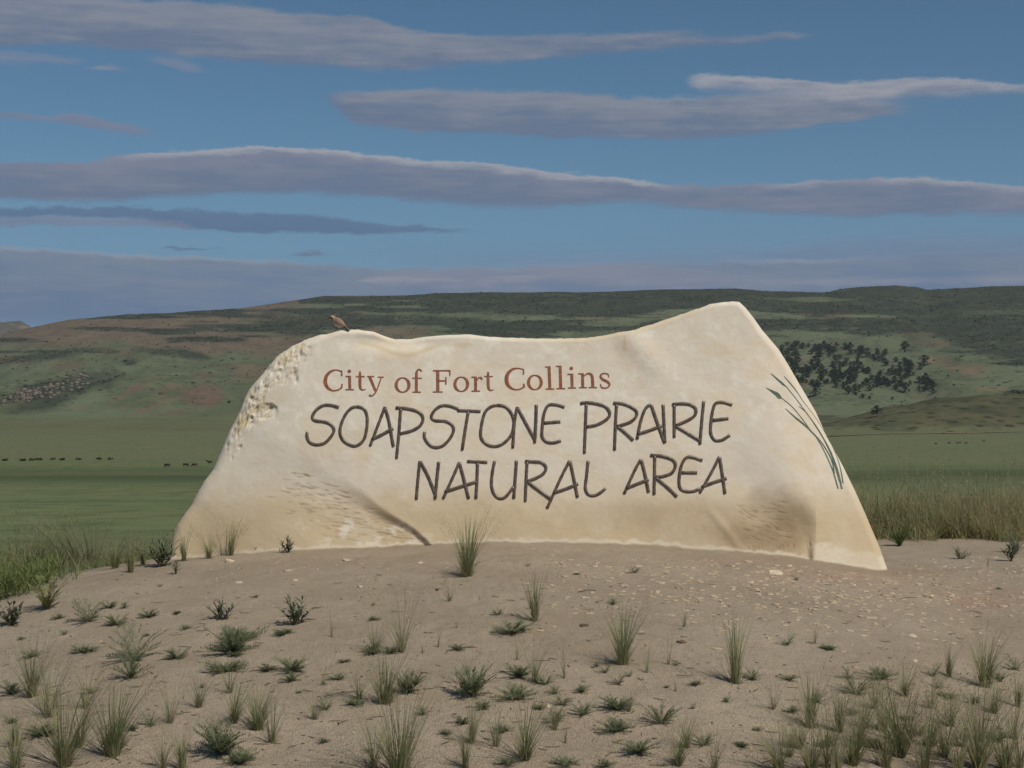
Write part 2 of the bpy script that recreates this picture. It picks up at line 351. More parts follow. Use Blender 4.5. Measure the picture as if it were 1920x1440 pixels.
def hill_point(PP, TT):
    YY = 1500 + 3300 * TT ** 1.0 + 120 * fbm(PP / 300, TT * 3, 3, 41)
    XX = (PP - CX) / FPX * YY
    ZZ = CZ + (HY - hill_py(PP, TT)) / FPX * YY
    rid = 1 - np.abs(fbm(XX / 420 + 0.4 * fbm(XX / 300, YY / 300, 2, 5), YY / 700, 4, 51)) * 2.4
    amp = sst(0.0, 0.35, TT) * (1 - 0.85 * sst(0.8, 1.0, TT))
    terr = fbm(XX / 1500, YY / 95, 3, 61)
    ZZ = ZZ + amp * (19 * rid - 11 + 7 * fbm(XX / 110, YY / 110, 4, 52) + 7 * terr) + 1.2 * fbm(XX / 28, YY / 28, 3, 55) * sst(0, 0.2, TT)
    return XX, YY, ZZ
XX, YY, ZZ = hill_point(PP, TT)
px_, py_ = CX + XX / YY * FPX, HY - (ZZ - CZ) / YY * FPX
wp = fbm(px_ / 55, py_ / 22, 4, 71) * 0.55
ws = fbm(px_ / 18, py_ / 8, 3, 76) * 0.3
meadow = np.array([.096, .117, .066]); meadow2 = np.array([.124, .147, .090]); shrub = np.array([.027, .035, .025]); red = np.array([.150, .096, .074]); tan = np.array([.19, .14, .08])
cc = meadow + (meadow2 - meadow) * sst(-0.3, 0.5, fbm(px_ / 180, py_ / 40, 3, 72))[..., None]
# warm soil patches
mr = sst(0.05, 0.45, fbm(px_ / 90, py_ / 17, 4, 73) + 0.30 * sst(650, 450, px_) * sst(690, 600, py_) - 0.22 * sst(690, 740, py_) - 0.15 * (px_ > 1400)) * 0.85
mr = np.maximum(mr, ell(px_, py_, 380, 742, 42, 19, 0, 0.3, wp * 0.5))
mr = np.maximum(mr, 0.95 * ell(px_, py_, 210, 612, 290, 30, -0.02, 0.6, wp))
mr = np.maximum(mr, 0.95 * ell(px_, py_, 430, 640, 190, 22, 0.0, 0.6, wp))
for (ex, ey, ra, rb, ro) in ((125, 685, 30, 8, -.1), (250, 730, 60, 6, -.5), (290, 760, 45, 6, -.4), (1490, 676, 26, 9, 0), (1505, 715, 22, 10, -.2), (1000, 568, 70, 9, 0), (1130, 590, 60, 7, 0), (1900, 548, 90, 9, 0), (1760, 622, 60, 6, 0), (700, 620, 60, 8, 0), (330, 775, 30, 6, -.1)):
    mr = np.maximum(mr, 0.75 * ell(px_, py_, ex, ey, ra, rb, ro, 0.6, wp))
cc = cc + (red - cc) * np.clip(mr, 0, 1)[..., None] * 0.8
mt = np.zeros_like(mr)
for (ex, ey, ra, rb) in ((1742, 674, 11, 6), (1862, 730, 32, 5), (1785, 690, 14, 5)):
    mt = np.maximum(mt, ell(px_, py_, ex, ey, ra, rb, 0, 0.4, wp))
cc = cc + (tan - cc) * (mt * 0.8)[..., None]
# dark brush in long level bands, thick toward the rim
band = fbm(px_ / 190, py_ / 11, 4, 74)
dens = -0.55 + 0.55 * sst(720, 560, py_) + 0.25 * sst(600, 552, py_) * (px_ > 560) + 0.15 * sst(500, 900, px_)
dens = dens - 0.5 * ell(px_, py_, 1560, 690, 260, 60, 0.1, 0.5) * sst(600, 640, py_)
dens = dens + 0.16 * sst(1500, 1750, px_) * sst(690, 600, py_) + 0.12 * sst(560, 760, px_) * sst(660, 600, py_)
ms = sst(-0.10, 0.14, band + dens + 0.16 * ws)
ms = np.maximum(ms, 0.97 * sst(0.0, 26.0, (650 + (px_ - 1770) * 0.34 + 22 * wp) - py_) * sst(1640, 1760, px_) * sst(565, 600, py_))
for (ex, ey, ra, rb, ro) in ((75, 668, 95, 7, -.12), (310, 662, 60, 6, .1), (350, 663, 40, 5, .2), (245, 680, 16, 5, 0), (345, 635, 30, 5, -.1), (560, 610, 60, 22, .1), (660, 600, 90, 12, 0), (100, 728, 95, 20, -.2), (80, 755, 55, 12, -.2), (20, 822, 30, 6, 0), (830, 600, 70, 7, 0), (980, 585, 90, 7, 0)):
    ms = np.maximum(ms, 0.85 * ell(px_, py_, ex, ey, ra, rb, ro, 0.5, wp + ws))
ms = ms * sst(800, 780, py_)
cc = cc + (shrub - cc) * np.clip(ms, 0, 1)[..., None] * 0.92
cc = cc + (np.array([.118, .128, .072]) - cc) * (0.9 * sst(766, 800, py_ + 8 * wp))[..., None]
dn = np.clip(0.25 + 0.75 * ms - 0.4 * (py_ > 760), 0, 1)
at = np.concatenate([cc, dn[..., None]], -1).reshape(-1, 4)
V = np.stack([XX, YY, ZZ], -1)
# the land falls away again behind the rim
fr = V[:1].copy(); fr[..., 1] -= 90; fr[..., 0] *= fr[..., 1] / V[:1, :, 1]; fr[..., 2] -= 14; at = np.concatenate([at.reshape(nT, nA, 4)[0], at], 0)
bk = V[-1:].copy(); rows = [fr, V]
for k, (dy, dz) in enumerate(((300, -12), (1200, -90), (2600, -320))):
    r = V[-1:].copy(); r[..., 1] += dy; r[..., 0] *= (r[..., 1] / V[-1:, :, 1]); r[..., 2] += dz; rows.append(r)
V = np.concatenate(rows, 0); at = np.concatenate([at] + [at.reshape(nT + 1, nA, 4)[-1]] * 3, 0)
def m_hills(gg, b):
    p = tex(gg); a = attr(gg)
    n1 = gg.noise(gg.scale3(p, (0.05, 0.05, 0.09)), 1.0, 6, 0.75)
    n5 = gg.noise(gg.scale3(p, (0.022, 0.012, 0.05)), 1.0, 6, 0.7)
    n2 = gg.noise(gg.scale3(p, (0.012, 0.02, 0.03)), 1.0, 5, 0.6)
    v = gg.voro(gg.scale3(p, (0.07, 0.05, 0.12)), 1.0)
    c = gg.mix(gg.mul(gg.rng(n2, 0.35, 0.7), 0.30), a.outputs['Color'], (0.115, 0.120, 0.065))
    c = gg.mix(gg.mul(gg.rng(n5, 0.50, 0.60), gg.add(gg.mul(a.outputs['Alpha'], 0.6), 0.15)), c, (0.034, 0.044, 0.030))
    c = gg.mix(gg.mul(gg.rng(n5, 0.44, 0.34), 0.35), c, (0.14, 0.125, 0.075))
    spot = gg.mul(gg.rng(v.outputs['Distance'], 0.42, 0.22), gg.rng(gg.add(n1, gg.mul(a.outputs['Alpha'], 0.25)), 0.52, 0.68))
    c = gg.mix(gg.mul(spot, 0.85), c, (0.022, 0.031, 0.020))
    c = gg.mix(gg.mul(gg.rng(n1, 0.62, 0.78), gg.mul(a.outputs['Alpha'], 0.5)), c, (0.14, 0.115, 0.10))
    gg.nt.links.new(c, b.inputs['Base Color'])
    bump(gg, b, n1, 0.5, 5.0)
M_hills = material("brushy_hillside", (0.06, 0.08, 0.04), 1.0, 0.0, m_hills)
hl = mesh_obj("hills", V.reshape(-1, 3), grid_faces(V.shape[0], nA), M_hills, attr=at)
tag(hl, "long brush-covered hills with a level rim closing the view", kind='structure')
HILL_GRID = (tt, pa, V[1:nT + 1])

# nearer low rise on the right, and the distant rocky knob on the left
fx = np.linspace(1380, 2700, 240); fv = np.linspace(0, 1, 60)
VV, PX2 = np.meshgrid(fv, fx, indexing='ij')
crest = np.interp(PX2, [1380, 1500, 1560, 1620, 1660, 1700, 1760, 1840, 1920, 2300, 2700], [806, 800, 790, 775, 764, 760, 744, 742, 740, 735, 790]) + 2.5 * fbm(PX2 / 40, VV * 0, 3, 81)
Yh = 1420 + 330 * VV
prof = np.sin(np.clip(VV / 0.75, 0, 1) * math.pi / 2) - 1.1 * np.clip((VV - 0.75) / 0.25, 0, 1) ** 2
base_py = 808.5
pyh = base_py + (crest - base_py) * prof
Xh = (PX2 - CX) / FPX * Yh; Zh = CZ + (HY - pyh) / FPX * Yh + 1.1 * fbm(Xh / 45, Yh / 45, 4, 83) * np.clip(prof, 0, 1) - 1.2 * (1 - np.clip(prof * 6, 0, 1))
px_, py_ = PX2, pyh
c2 = np.array([.098, .092, .052]) + (np.array([.066, .072, .042]) - np.array([.098, .092, .052])) * sst(-.3, .6, fbm(px_ / 60, py_ / 9, 4, 84))[..., None]
c2 = c2 + (np.array([.118, .130, .072]) - c2) * (sst(794, 804, pyh))[..., None]
c2 = c2 + (np.array([.12, .09, .06]) - c2) * (0.4 * sst(0.2, .5, fbm(px_ / 40, py_ / 8, 4, 86)))[..., None]
at2 = np.concatenate([c2, np.full(VV.shape + (1,), 0.5)], -1).reshape(-1, 4)
tag(mesh_obj("hills", np.stack([Xh, Yh, Zh], -1).reshape(-1, 3), grid_faces(60, 240), M_hills, attr=at2), "low brown-green rise at the right foot of the hills", kind='structure')
kx = np.linspace(-420, 120, 120); VV, PX2 = np.meshgrid(np.linspace(0, 1, 40), kx, indexing='ij')
crest = np.interp(PX2, [-420, -200, -60, 0, 20, 40, 55, 70, 120], [640, 612, 606, 604, 602, 603, 609, 625, 660]) + 1.5 * fbm(PX2 / 14, VV, 3, 91)
Yh = 6500 + 700 * VV; pyh = 690 + (crest - 690) * np.sin(np.clip(VV / 0.7, 0, 1) * math.pi / 2) + 60 * np.clip((VV - .7) / .3, 0, 1) ** 2
Xh = (PX2 - CX) / FPX * Yh; Zh = CZ + (HY - pyh) / FPX * Yh + 6 * fbm(Xh / 60, Yh / 40, 4, 93)
c3 = np.array([.10, .095, .08]) + (np.array([.20, .16, .13]) - np.array([.10, .095, .08])) * sst(0, .5, fbm(PX2 / 12, pyh / 5, 3, 94))[..., None]
tag(mesh_obj("hills", np.stack([Xh, Yh, Zh], -1).reshape(-1, 3), grid_faces(40, 120), M_hills, attr=np.concatenate([c3, np.full(VV.shape + (1,), .5)], -1).reshape(-1, 4)), "distant pale rocky knob at the far left of the skyline", kind='structure')

def on_hill(px, py):
    """point of the big hillside seen at a photo position (nearest grid vertex column search)"""
    j = int(np.argmin(np.abs(pa - px))); col = HILL_GRID[2][:, j]
    q = HY - (col[:, 2] - CZ) / col[:, 1] * FPX
    i = int(np.argmin(np.abs(q - py)))
    k = np.nonzero(q <= py)[0]
    if len(k): i = k[0]
    return Vector(col[i])

# dirt road across the far prairie
rp = []
for i in range(90):
    px = 1500 + i * 8; py = 819 - (px - 1500) * 0.024 + 0.8 * math.sin(px / 70)
    Yv = np.exp(np.interp(-py, -PY_T[:, 1], np.log(PY_T[:, 0])))
    X = (px - CX) / FPX * Yv
    wd_ = 4.5 * (0.45 + 0.8 * abs(math.sin(px * 0.031)) * abs(math.sin(px * 0.011 + 1)))
    rp.append((X, Yv - wd_ * 2.2, float(ground_z(X, Yv - wd_ * 2.2)) + 0.7)); rp.append((X, Yv + wd_ * 2.2, float(ground_z(X, Yv + wd_ * 2.2)) + 0.7))
def m_road(gg, b):
    n = gg.noise(tex(gg), 0.02, 5); gg.nt.links.new(gg.mix(gg.rng(n, 0.35, 0.65), (0.12, 0.128, 0.07), (0.21, 0.155, 0.10)), b.inputs['Base Color'])
rf = [(2 * i, 2 * i + 2, 2 * i + 3, 2 * i + 1) for i in range(89)]
tag(mesh_obj("road", rp, rf, material("pale_dirt_road", (.2, .15, .1), 1, 0, m_road)), "pale dirt track crossing the prairie right of the stone", kind='structure')

# ------------------------------------------------------------------ brush, trees, rocks on the hills
def leaf_mat(name, c1, c2, rough=0.8, spec=0.2, sc=6.0, trans=0.0):
    def f(gg, b):
        n = gg.noise(tex(gg), sc, 3, 0.6)
        oi = gg.new('ShaderNodeObjectInfo')
        gg.nt.links.new(gg.mix(gg.rng(gg.add(gg.mul(n, 0.7), gg.mul(oi.outputs['Random'], 0.3)), 0.25, 0.75), c1, c2), b.inputs['Base Color'])
    m = material(name, c1, rough, spec, f)
    if trans > 0:
        nt = m.node_tree; b = nt.nodes['Principled BSDF']; tl = nt.nodes.new('ShaderNodeBsdfTranslucent'); mx = nt.nodes.new('ShaderNodeMixShader'); mx.inputs[0].default_value = trans
        nt.links.new(b.inputs['Base Color'].links[0].from_socket, tl.inputs[0]); nt.links.new(b.outputs[0], mx.inputs[1]); nt.links.new(tl.outputs[0], mx.inputs[2])
        nt.links.new(mx.outputs[0], nt.nodes['Material Output'].inputs[0])
    return m
M_tree = leaf_mat("dark_juniper_foliage", (0.024, 0.036, 0.020), (0.050, 0.068, 0.036), 0.9, 0.1, 0.4)
M_trunk = leaf_mat("tree_bark", (0.06, 0.045, 0.035), (0.09, 0.07, 0.05), 0.95, 0.05, 1.0)
ICO = None
def ico():
    t = (1 + 5 ** .5) / 2
    v = np.array([(-1, t, 0), (1, t, 0), (-1, -t, 0), (1, -t, 0), (0, -1, t), (0, 1, t), (0, -1, -t), (0, 1, -t), (t, 0, -1), (t, 0, 1), (-t, 0, -1), (-t, 0, 1)]) / math.sqrt(1 + t * t)
    f = np.array([(0, 11, 5), (0, 5, 1), (0, 1, 7), (0, 7, 10), (0, 10, 11), (1, 5, 9), (5, 11, 4), (11, 10, 2), (10, 7, 6), (7, 1, 8), (3, 9, 4), (3, 4, 2), (3, 2, 6), (3, 6, 8), (3, 8, 9), (4, 9, 5), (2, 4, 11), (6, 2, 10), (8, 6, 7), (9, 8, 1)])
    return v, f
iv, if_ = ico()
ov = np.array([(1, 0, 0), (0, 1, 0), (-1, 0, 0), (0, -1, 0), (0, 0, 1), (0, 0, -1)], float); of_ = np.array([(0, 1, 4), (1, 2, 4), (2, 3, 4), (3, 0, 4), (1, 0, 5), (2, 1, 5), (3, 2, 5), (0, 3, 5)])
def blobs(cent, rad, seed, squash=0.7, rough=0.35, low=False):
    rs = np.random.RandomState(seed); n = len(cent)
    if low:
        s = 1 + rough * (rs.rand(n, 6, 1) - 0.5) * 2; V = np.asarray(cent)[:, None, :] + ov[None] * s * np.asarray(rad)[:, None, None] * np.array([1, 1, squash])
        return V.reshape(-1, 3), (of_[None] + (np.arange(n) * 6)[:, None, None]).reshape(-1, 3)
    s = 1 + rough * (rs.rand(n, 12, 1) - 0.5) * 2
    V = np.asarray(cent)[:, None, :] + iv[None] * s * np.asarray(rad)[:, None, None] * np.array([1, 1, squash])
    F = if_[None] + (np.arange(n) * 12)[:, None, None]
    return V.reshape(-1, 3), F.reshape(-1, 3)
# brush: more where the cover map is dark
rs = np.random.RandomState(3)
Hv = HILL_GRID[2]; dnv = dn
NB_ = 220000; ii = rs.randint(14, nT - 1, NB_); jj = rs.randint(104, nA - 104, NB_)
clump_ = fbm(ii / 9.0, jj / 14.0, 3, 200)
py__ = HY - (Hv[ii, jj, 2] - CZ) / Hv[ii, jj, 1] * FPX
keep = rs.rand(NB_) < np.clip(dnv[ii, jj] ** 2 * 0.30 * (0.35 + 2.2 * np.clip(clump_, 0, 1)), 0.003, 1) * sst(775, 730, py__)
ii, jj = ii[keep][:26000], jj[keep][:26000]
cen = Hv[ii, jj] + np.stack([rs.uniform(-5, 5, len(ii)), rs.uniform(-6, 6, len(ii)), rs.uniform(0, 0.8, len(ii))], -1)
bv, bf = blobs(cen, 1.0 + 2.9 * rs.rand(len(ii)) ** 2, 8, 0.6, 0.45, True)
M_brush = leaf_mat("dark_hill_brush", (0.020, 0.030, 0.018), (0.048, 0.060, 0.034), 0.95, 0.05, 0.05)
tag(mesh_obj("hill_brush", bv, bf, M_brush, smooth=False), "dark brush dotted over the hillsides", kind='stuff')

def tree_meshes(seed):
    r = random.Random(seed); hgt = 1.0
    vs, fs = [], []
    conic = r.uniform(0.3, 0.9)
    for k in range(230):
        t = r.random() ** 0.8; z = 0.12 + 0.88 * t
        R = 0.42 * (1 - t) ** conic * (0.6 + 0.4 * math.sin(t * 9 + seed)) + 0.05
        a = r.uniform(0, 6.283); q = R * r.random() ** 0.5
        c = Vector((q * math.cos(a), q * math.sin(a), z)); s = r.uniform(0.04, 0.09)
        b0 = len(vs)
        for _ in range(4):
            d = Vector((r.gauss(0, 1), r.gauss(0, 1), r.gauss(0, .7))).normalized() * s; vs.append(c + d)
        fs += [(b0, b0 + 1, b0 + 2), (b0, b0 + 2, b0 + 3), (b0, b0 + 1, b0 + 3), (b0 + 1, b0 + 2, b0 + 3)]
    cm = mesh_obj("crown", vs, fs, M_tree, smooth=False, link=False).data
    tv, tf = tube([(0, 0, -0.05), (0.01, 0, 0.2), (0, 0.01, 0.75)], [0.045, 0.035, 0.01], 6)
    tm = mesh_obj("trunk", tv, tf, M_trunk, link=False).data
    return cm, tm
def tube(pts, rad, n=8, squash=1.0, cap=True, up=None):
    pts = [Vector(p) for p in pts]; vs, fs = [], []
    for i, p in enumerate(pts):
        d = (pts[min(i + 1, len(pts) - 1)] - pts[max(i - 1, 0)]).normalized()
        ref = up or (Vector((0, 0, 1)) if abs(d.z) < 0.9 else Vector((1, 0, 0)))
        u = d.cross(ref).normalized(); w = u.cross(d)
        for k in range(n):
            a = 6.2832 * k / n; vs.append(p + u * math.cos(a) * rad[i] + w * math.sin(a) * rad[i] * squash)
    for i in range(len(pts) - 1):
        for k in range(n):
            k2 = (k + 1) % n; fs.append((i * n + k, i * n + k2, (i + 1) * n + k2, (i + 1) * n + k))
    if cap:
        fs.append(tuple(reversed(range(n)))); fs.append(tuple((len(pts) - 1) * n + k for k in range(n)))
    return vs, fs
TREES = [tree_meshes(s) for s in (1, 2, 3, 4, 5)]
# grove outline in the photo (juniper stand right of the stone)
grove = []
r = random.Random(77)
def in_grove(x, y):
    bands = [((1465, 660), (1560, 655), 14), ((1490, 672), (1560, 690), 16), ((1545, 676), (1600, 700), 18), ((1480, 700), (1530, 712), 14), ((1540, 712), (1630, 716), 17), ((1595, 690), (1640, 715), 14),
             ((1595, 658), (1640, 668), 9), ((1640, 668), (1700, 690), 12), ((1680, 690), (1735, 722), 14), ((1600, 700), (1690, 722), 10), ((1700, 705), (1750, 728), 9)]
    for (x0, y0), (x1, y1), w in bands:
        dx, dy = x1 - x0, y1 - y0; t = max(0, min(1, ((x - x0) * dx + (y - y0) * dy) / (dx * dx + dy * dy)))
        if math.hypot(x - x0 - t * dx, y - y0 - t * dy) < w: return True
    return False
while len(grove) < 285:
    x, y = r.uniform(1440, 1760), r.uniform(645, 740)
    if in_grove(x, y): grove.append((x, y + 3, r.uniform(7.5, 11.5)))
lone = [(1733, 686, 20, "tall dark tree rising above the upper right end of the grove"), (1747, 728, 17, "dark tree at the lower right tip of the grove"), (1592, 740, 15, "bushy dark tree just below the middle of the grove"),
        (1604, 741, 13, "smaller dark tree touching the bushy one below the grove"), (1530, 745, 17, "dark tree below the left part of the grove beside the stone"), (1696, 738, 19, "dark tree below the right part of the grove"),
        (1618, 748, 10, "small round tree on the meadow below the grove"), (1630, 750, 7, "tiny tree right of the small round one below the grove"), (1725, 697, 12, "round dark tree just off the right side of the grove"),
        (1609, 683, 10, "small tree in the grassy gap inside the grove"), (1583, 655, 10, "small tree above the grove at its top gap"), (1698, 660, 20, "lone tree on the slope above the right of the grove"),
        (1644, 775, 16, "dark bush-like tree on the low brown rise at the right"), (1637, 776, 9, "small bush-like tree left of the dark one on the brown rise"), (1672, 751, 6, "tiny tree at the foot of the meadow near the brown rise")]
def plant_tree(x, y, hpx, label, group, k):
    if y > 760 and x > 1600:
        Yv = 1530.0; p = Vector(((x - CX) / FPX * Yv, Yv, CZ + (HY - y) / FPX * Yv - 0.8))
    else: p = on_hill(x, y)
    s = hpx / FPX * p.y
    e = empty("juniper_tree", p, label, "tree", group, r.uniform(0, 6.28)); wf = r.uniform(1.7, 2.6); e.scale = (s * wf, s * wf, s)
    cm, tm = TREES[k % 5]
    for nm, me in (("crown", cm), ("trunk", tm)):
        o = bpy.data.objects.new(nm, me); COL.objects.link(o); o.parent = e
for k, (x, y, h) in enumerate(sorted(grove)):
    lab = "dark juniper inside the dense grove on the hillside right of the stone"
    plant_tree(x, y, h, lab, "junipers of the hillside grove", k)
for k, (x, y, h, lab) in enumerate(lone): plant_tree(x, y, h, lab, "separate trees around the grove", k)

# rocky outcrop on the left hillside
M_crag = leaf_mat("pale_crag_rock", (0.11, 0.085, 0.07), (0.30, 0.22, 0.175), 0.95, 0.1, 0.15)
def boulder_mesh(seed):
    rs_ = np.random.RandomState(seed); v = iv * (1 + 0.35 * (rs_.rand(12, 1) - .5) * 2) * np.array([1.0, .8, .8])
    return mesh_obj("boulder", v, [tuple(map(int, f)) for f in if_], M_crag, smooth=False, link=False).data
BM = [boulder_mesh(s) for s in range(5)]
big = [(70, 738, 11, "largest pale boulder at the lower left of the rocky outcrop"), (52, 742, 7, "boulder left of the largest one on the rocky outcrop"), (163, 720, 8, "pale boulder at the right end of the rocky outcrop"), (150, 708, 7, "pale boulder on the top right of the rocky outcrop"),
       (120, 712, 6, "middle boulder along the crest of the rocky outcrop"), (135, 733, 6, "boulder low on the right flank of the outcrop"), (95, 728, 6, "boulder in the centre of the rocky outcrop")]
for k, (x, y, w, lab) in enumerate(big):
    p = on_hill(x, y); s = w / FPX * p.y * 0.6
    o = bpy.data.objects.new("boulder", BM[k % 5]); o.location = p; o.scale = (s, s, s * .9); o.rotation_euler = (0, 0, k * 1.3); COL.objects.link(o); tag(o, lab, "boulder", "boulders of the outcrop")
cs, rr = [], []
for _ in range(380):
    t = r.random(); x = 5 + 165 * t + r.gauss(0, 6); y = 752 - 44 * t + r.gauss(0, 6) + 10 * (r.random() ** 3)
    rsz = 1.0
    if r.random() < 0.3: rsz = .5; x = r.uniform(1770, 1925); y = r.uniform(600, 600 + (x - 1700) * .42)
    p = on_hill(x, y); cs.append((p.x, p.y, p.z + 0.5)); rr.append((0.8 + 4.4 * r.random() ** 3) * rsz)
bv, bf = blobs(cs, rr, 12, 0.8)
M_scree = leaf_mat('grey_scree', (.065, .062, .048), (.17, .135, .11), .95, .05, .12)
tag(mesh_obj("scree", bv, bf, M_scree, smooth=False), "small pale rocks scattered over the outcrop and the right slope", kind='stuff')

# cattle on the prairie
M_cow = leaf_mat("black_hide", (0.010, 0.009, 0.008), (0.022, 0.017, 0.014), 0.6, 0.3, 3)
M_cow2 = leaf_mat("red_brown_hide", (0.07, 0.03, 0.018), (0.09, 0.04, 0.02), 0.7, 0.3, 3)
def cow_mesh(graze, mat):
    vs, fs = [], []
    def addt(p, r_, n=8, sq=1.0):
        v, f = tube(p, r_, n, sq); b0 = len(vs); vs.extend(v); fs.extend([tuple(i + b0 for i in q) for q in f])
    hx = (0.9, 0, 0.95) if graze else (1.1, 0, 1.45)
    hd = (1.15, 0, 0.25) if graze else (1.45, 0, 1.45); mz = (1.3, 0, 0.05) if graze else (1.75, 0, 1.3)
    addt([(-0.95, 0, 1.15), (-0.85, 0, 1.05), (-0.5, 0, 0.98), (0, 0, 0.92), (0.45, 0, 0.95), (0.7, 0, 1.05), hx, hd, mz], [0.12, 0.30, 0.38, 0.42, 0.40, 0.34, 0.22, 0.16, 0.09], 10)
    for sx, sy in ((0.5, .2), (.5, -.2), (-.7, .2), (-.7, -.2)):
        k = 0.06 if sx < 0 else -0.03
        addt([(sx, sy, 0.95), (sx - k, sy, 0.55), (sx + k, sy, 0.32), (sx, sy, 0.0)], [0.16, 0.09, 0.06, 0.065], 6)
    addt([(-0.95, 0, 1.25), (-1.08, 0, 1.0), (-1.08, 0, 0.55)], [0.04, 0.025, 0.04], 5)
    for sy in (.18, -.18): addt([(hd[0] - .1, sy * .5, hd[2] + .12), (hd[0] - .12, sy * 1.4, hd[2] + .12)], [0.05, 0.03], 5)
    return mesh_obj("cow", vs, fs, mat, link=False).data
CW = [cow_mesh(True, M_cow), cow_mesh(False, M_cow), cow_mesh(True, M_cow2)]
cows = [(1779.6, 832, 0, "black cow leftmost of the group right of the stone"), (1795, 832, 1, "black cow in the middle of the right group, one of two close together"), (1800, 831, 0, "black cow grazing just right of its close neighbour in the right group"),
        (1811, 832, 0, "small-looking black cow right of the close pair"), (1845, 829, 1, "lone black cow farthest right of the near right group"), (1755, 833, 0, "faint distant cow left of the right group"),
        (1769, 813, 0, "black cow beside the dirt track above the right group"), (1849, 811, 0, "dark cow farther along the dirt track"), (1903, 809, 0, "dark cow at the right end of the dirt track"), (1811, 812, 0, "tiny dark cow between two others on the track"),
        (1560, 818, 0, "dark cow just right of the stone's edge on the prairie"), (1571, 819, 2, "brownish cow following the one at the stone's edge"),
        (393, 870, 1, "black cow nearest the left edge of the stone"), (365, 875, 2, "reddish cow left of the black one by the stone"), (348, 875, 0, "black cow third from the stone's left edge"), (314, 876, 0, "black cow fourth from the stone's left edge")]
for k, (x, y, c, lab) in enumerate(cows):
    Yv = float(np.exp(np.interp(-(y), -PY_T[:, 1], np.log(PY_T[:, 0])))); X = (x - CX) / FPX * Yv
    for _ in range(8):
        zg = float(ground_z(X, Yv)); q = HY - (zg - CZ) / Yv * FPX; Yv *= 1 + (q - y) * 0.004; X = (x - CX) / FPX * Yv
    o = bpy.data.objects.new("cow", CW[c]); COL.objects.link(o); o.location = (X, Yv, zg); o.scale = (0.74,) * 3
    o.rotation_euler = (0, 0, r.choice([0, math.pi]) + r.uniform(-.5, .5)); tag(o, lab, "cow", "cattle grazing on the prairie")

far_bush = [(10, 865, "far low bush at the left end of the long bush line"), (43, 865, "far low bush second from the left in the long line"), (59, 864, "far low bush left of the widest one in the long line"), (74, 863, "widest of the far low bushes in the long line"),
            (99, 862, "far low bush just right of the widest one"), (116, 863, "far low bush in the middle of the long line"), (147, 862, "brownish far bush in the right half of the long line"), (185, 861, "far low bush second from the right end of the line"), (208, 861, "far low bush at the right end of the long line")]
M_fb = leaf_mat("brown_green_bush", (.035, .034, .022), (.075, .062, .04), .9, .1, .8)
for k, (x, y, lab) in enumerate(far_bush):
    Yv = float(np.exp(np.interp(-y, -PY_T[:, 1], np.log(PY_T[:, 0])))); X = (x - CX) / FPX * Yv
    rs_ = np.random.RandomState(300 + k); w_ = 1.5 if k == 3 else .8
    cs_ = np.stack([rs_.uniform(-w_, w_, 22), rs_.uniform(-.6, .6, 22), rs_.uniform(.1, .6, 22)], -1)
    v_, f_ = blobs(cs_, rs_.uniform(.18, .42, 22), 40 + k, .9, .5); o = mesh_obj("low_bush", v_, f_, M_fb, smooth=False); o.location = (X, Yv, float(ground_z(X, Yv))); tag(o, lab, "bush", "far bushes on the left prairie")

# ------------------------------------------------------------------ the sign stone
OUT = np.array([[318, 1040], [324, 1008], [332, 985], [345, 965], [360, 945], [372, 922], [385, 900], [400, 880], [408, 862], [415, 845], [430, 808], [440, 790], [450, 770], [458, 747], [468, 730], [480, 715], [500, 692], [512, 677], [525, 664],
                [548, 649], [565, 641], [580, 634], [600, 628], [612, 627], [640, 619], [670, 618], [700, 622], [720, 630], [740, 636], [770, 636], [800, 631], [840, 628], [880, 627], [920, 632], [980, 634], [1040, 635], [1100, 634], [1125, 630], [1140, 627], [1190, 618],
                [1240, 602], [1290, 585], [1330, 571], [1350, 567], [1372, 565], [1386, 566], [1398, 577], [1413, 596], [1430, 620], [1460, 655], [1478, 684], [1500, 722], [1530, 773], [1550, 818], [1580, 873], [1603, 920], [1622, 962], [1638, 1000], [1650, 1028], [1660, 1057], [1668, 1078], [1674, 1100]], float)
def seg_dist(px, py, P, closed=False):
    best = np.full(np.shape(px), 1e9)
    for a, b in zip(P[:-1], P[1:]):
        d = b - a; L = (d ** 2).sum(); t = np.clip(((px - a[0]) * d[0] + (py - a[1]) * d[1]) / L, 0, 1)
        best = np.minimum(best, np.hypot(px - a[0] - t * d[0], py - a[1] - t * d[1]))
    return best
MPX = 11.0 / FPX          # metres per photo pixel at the stone
_sr = random.Random(5)
SCR = []                  # short chisel marks
for _ in range(300):
    t = _sr.random(); cx_ = 545 + 260 * t + _sr.gauss(0, 20); cy_ = 880 + 135 * t + _sr.uniform(-8, 80)
    ex = np.interp(cy_, [870, 900, 960, 1022], [560, 628, 712, 815])
    if cx_ > ex - 8 or cy_ > 1018: continue
    SCR.append((cx_, cy_, _sr.uniform(7, 22), _sr.uniform(0.05, 0.30), _sr.uniform(0.35, 1)))
for _ in range(75):
    cx_ = _sr.uniform(1385, 1475); cy_ = _sr.uniform(940, 1012); SCR.append((cx_ + (cy_ - 940) * .15, cy_, _sr.uniform(8, 20), _sr.uniform(0.05, 0.55), _sr.uniform(0.4, 1)))
for _ in range(26):
    SCR.append((_sr.uniform(1395, 1520), _sr.uniform(1016, 1030), _sr.uniform(5, 10), _sr.uniform(1.3, 1.7), _sr.uniform(0.4, .9)))
PITS = []
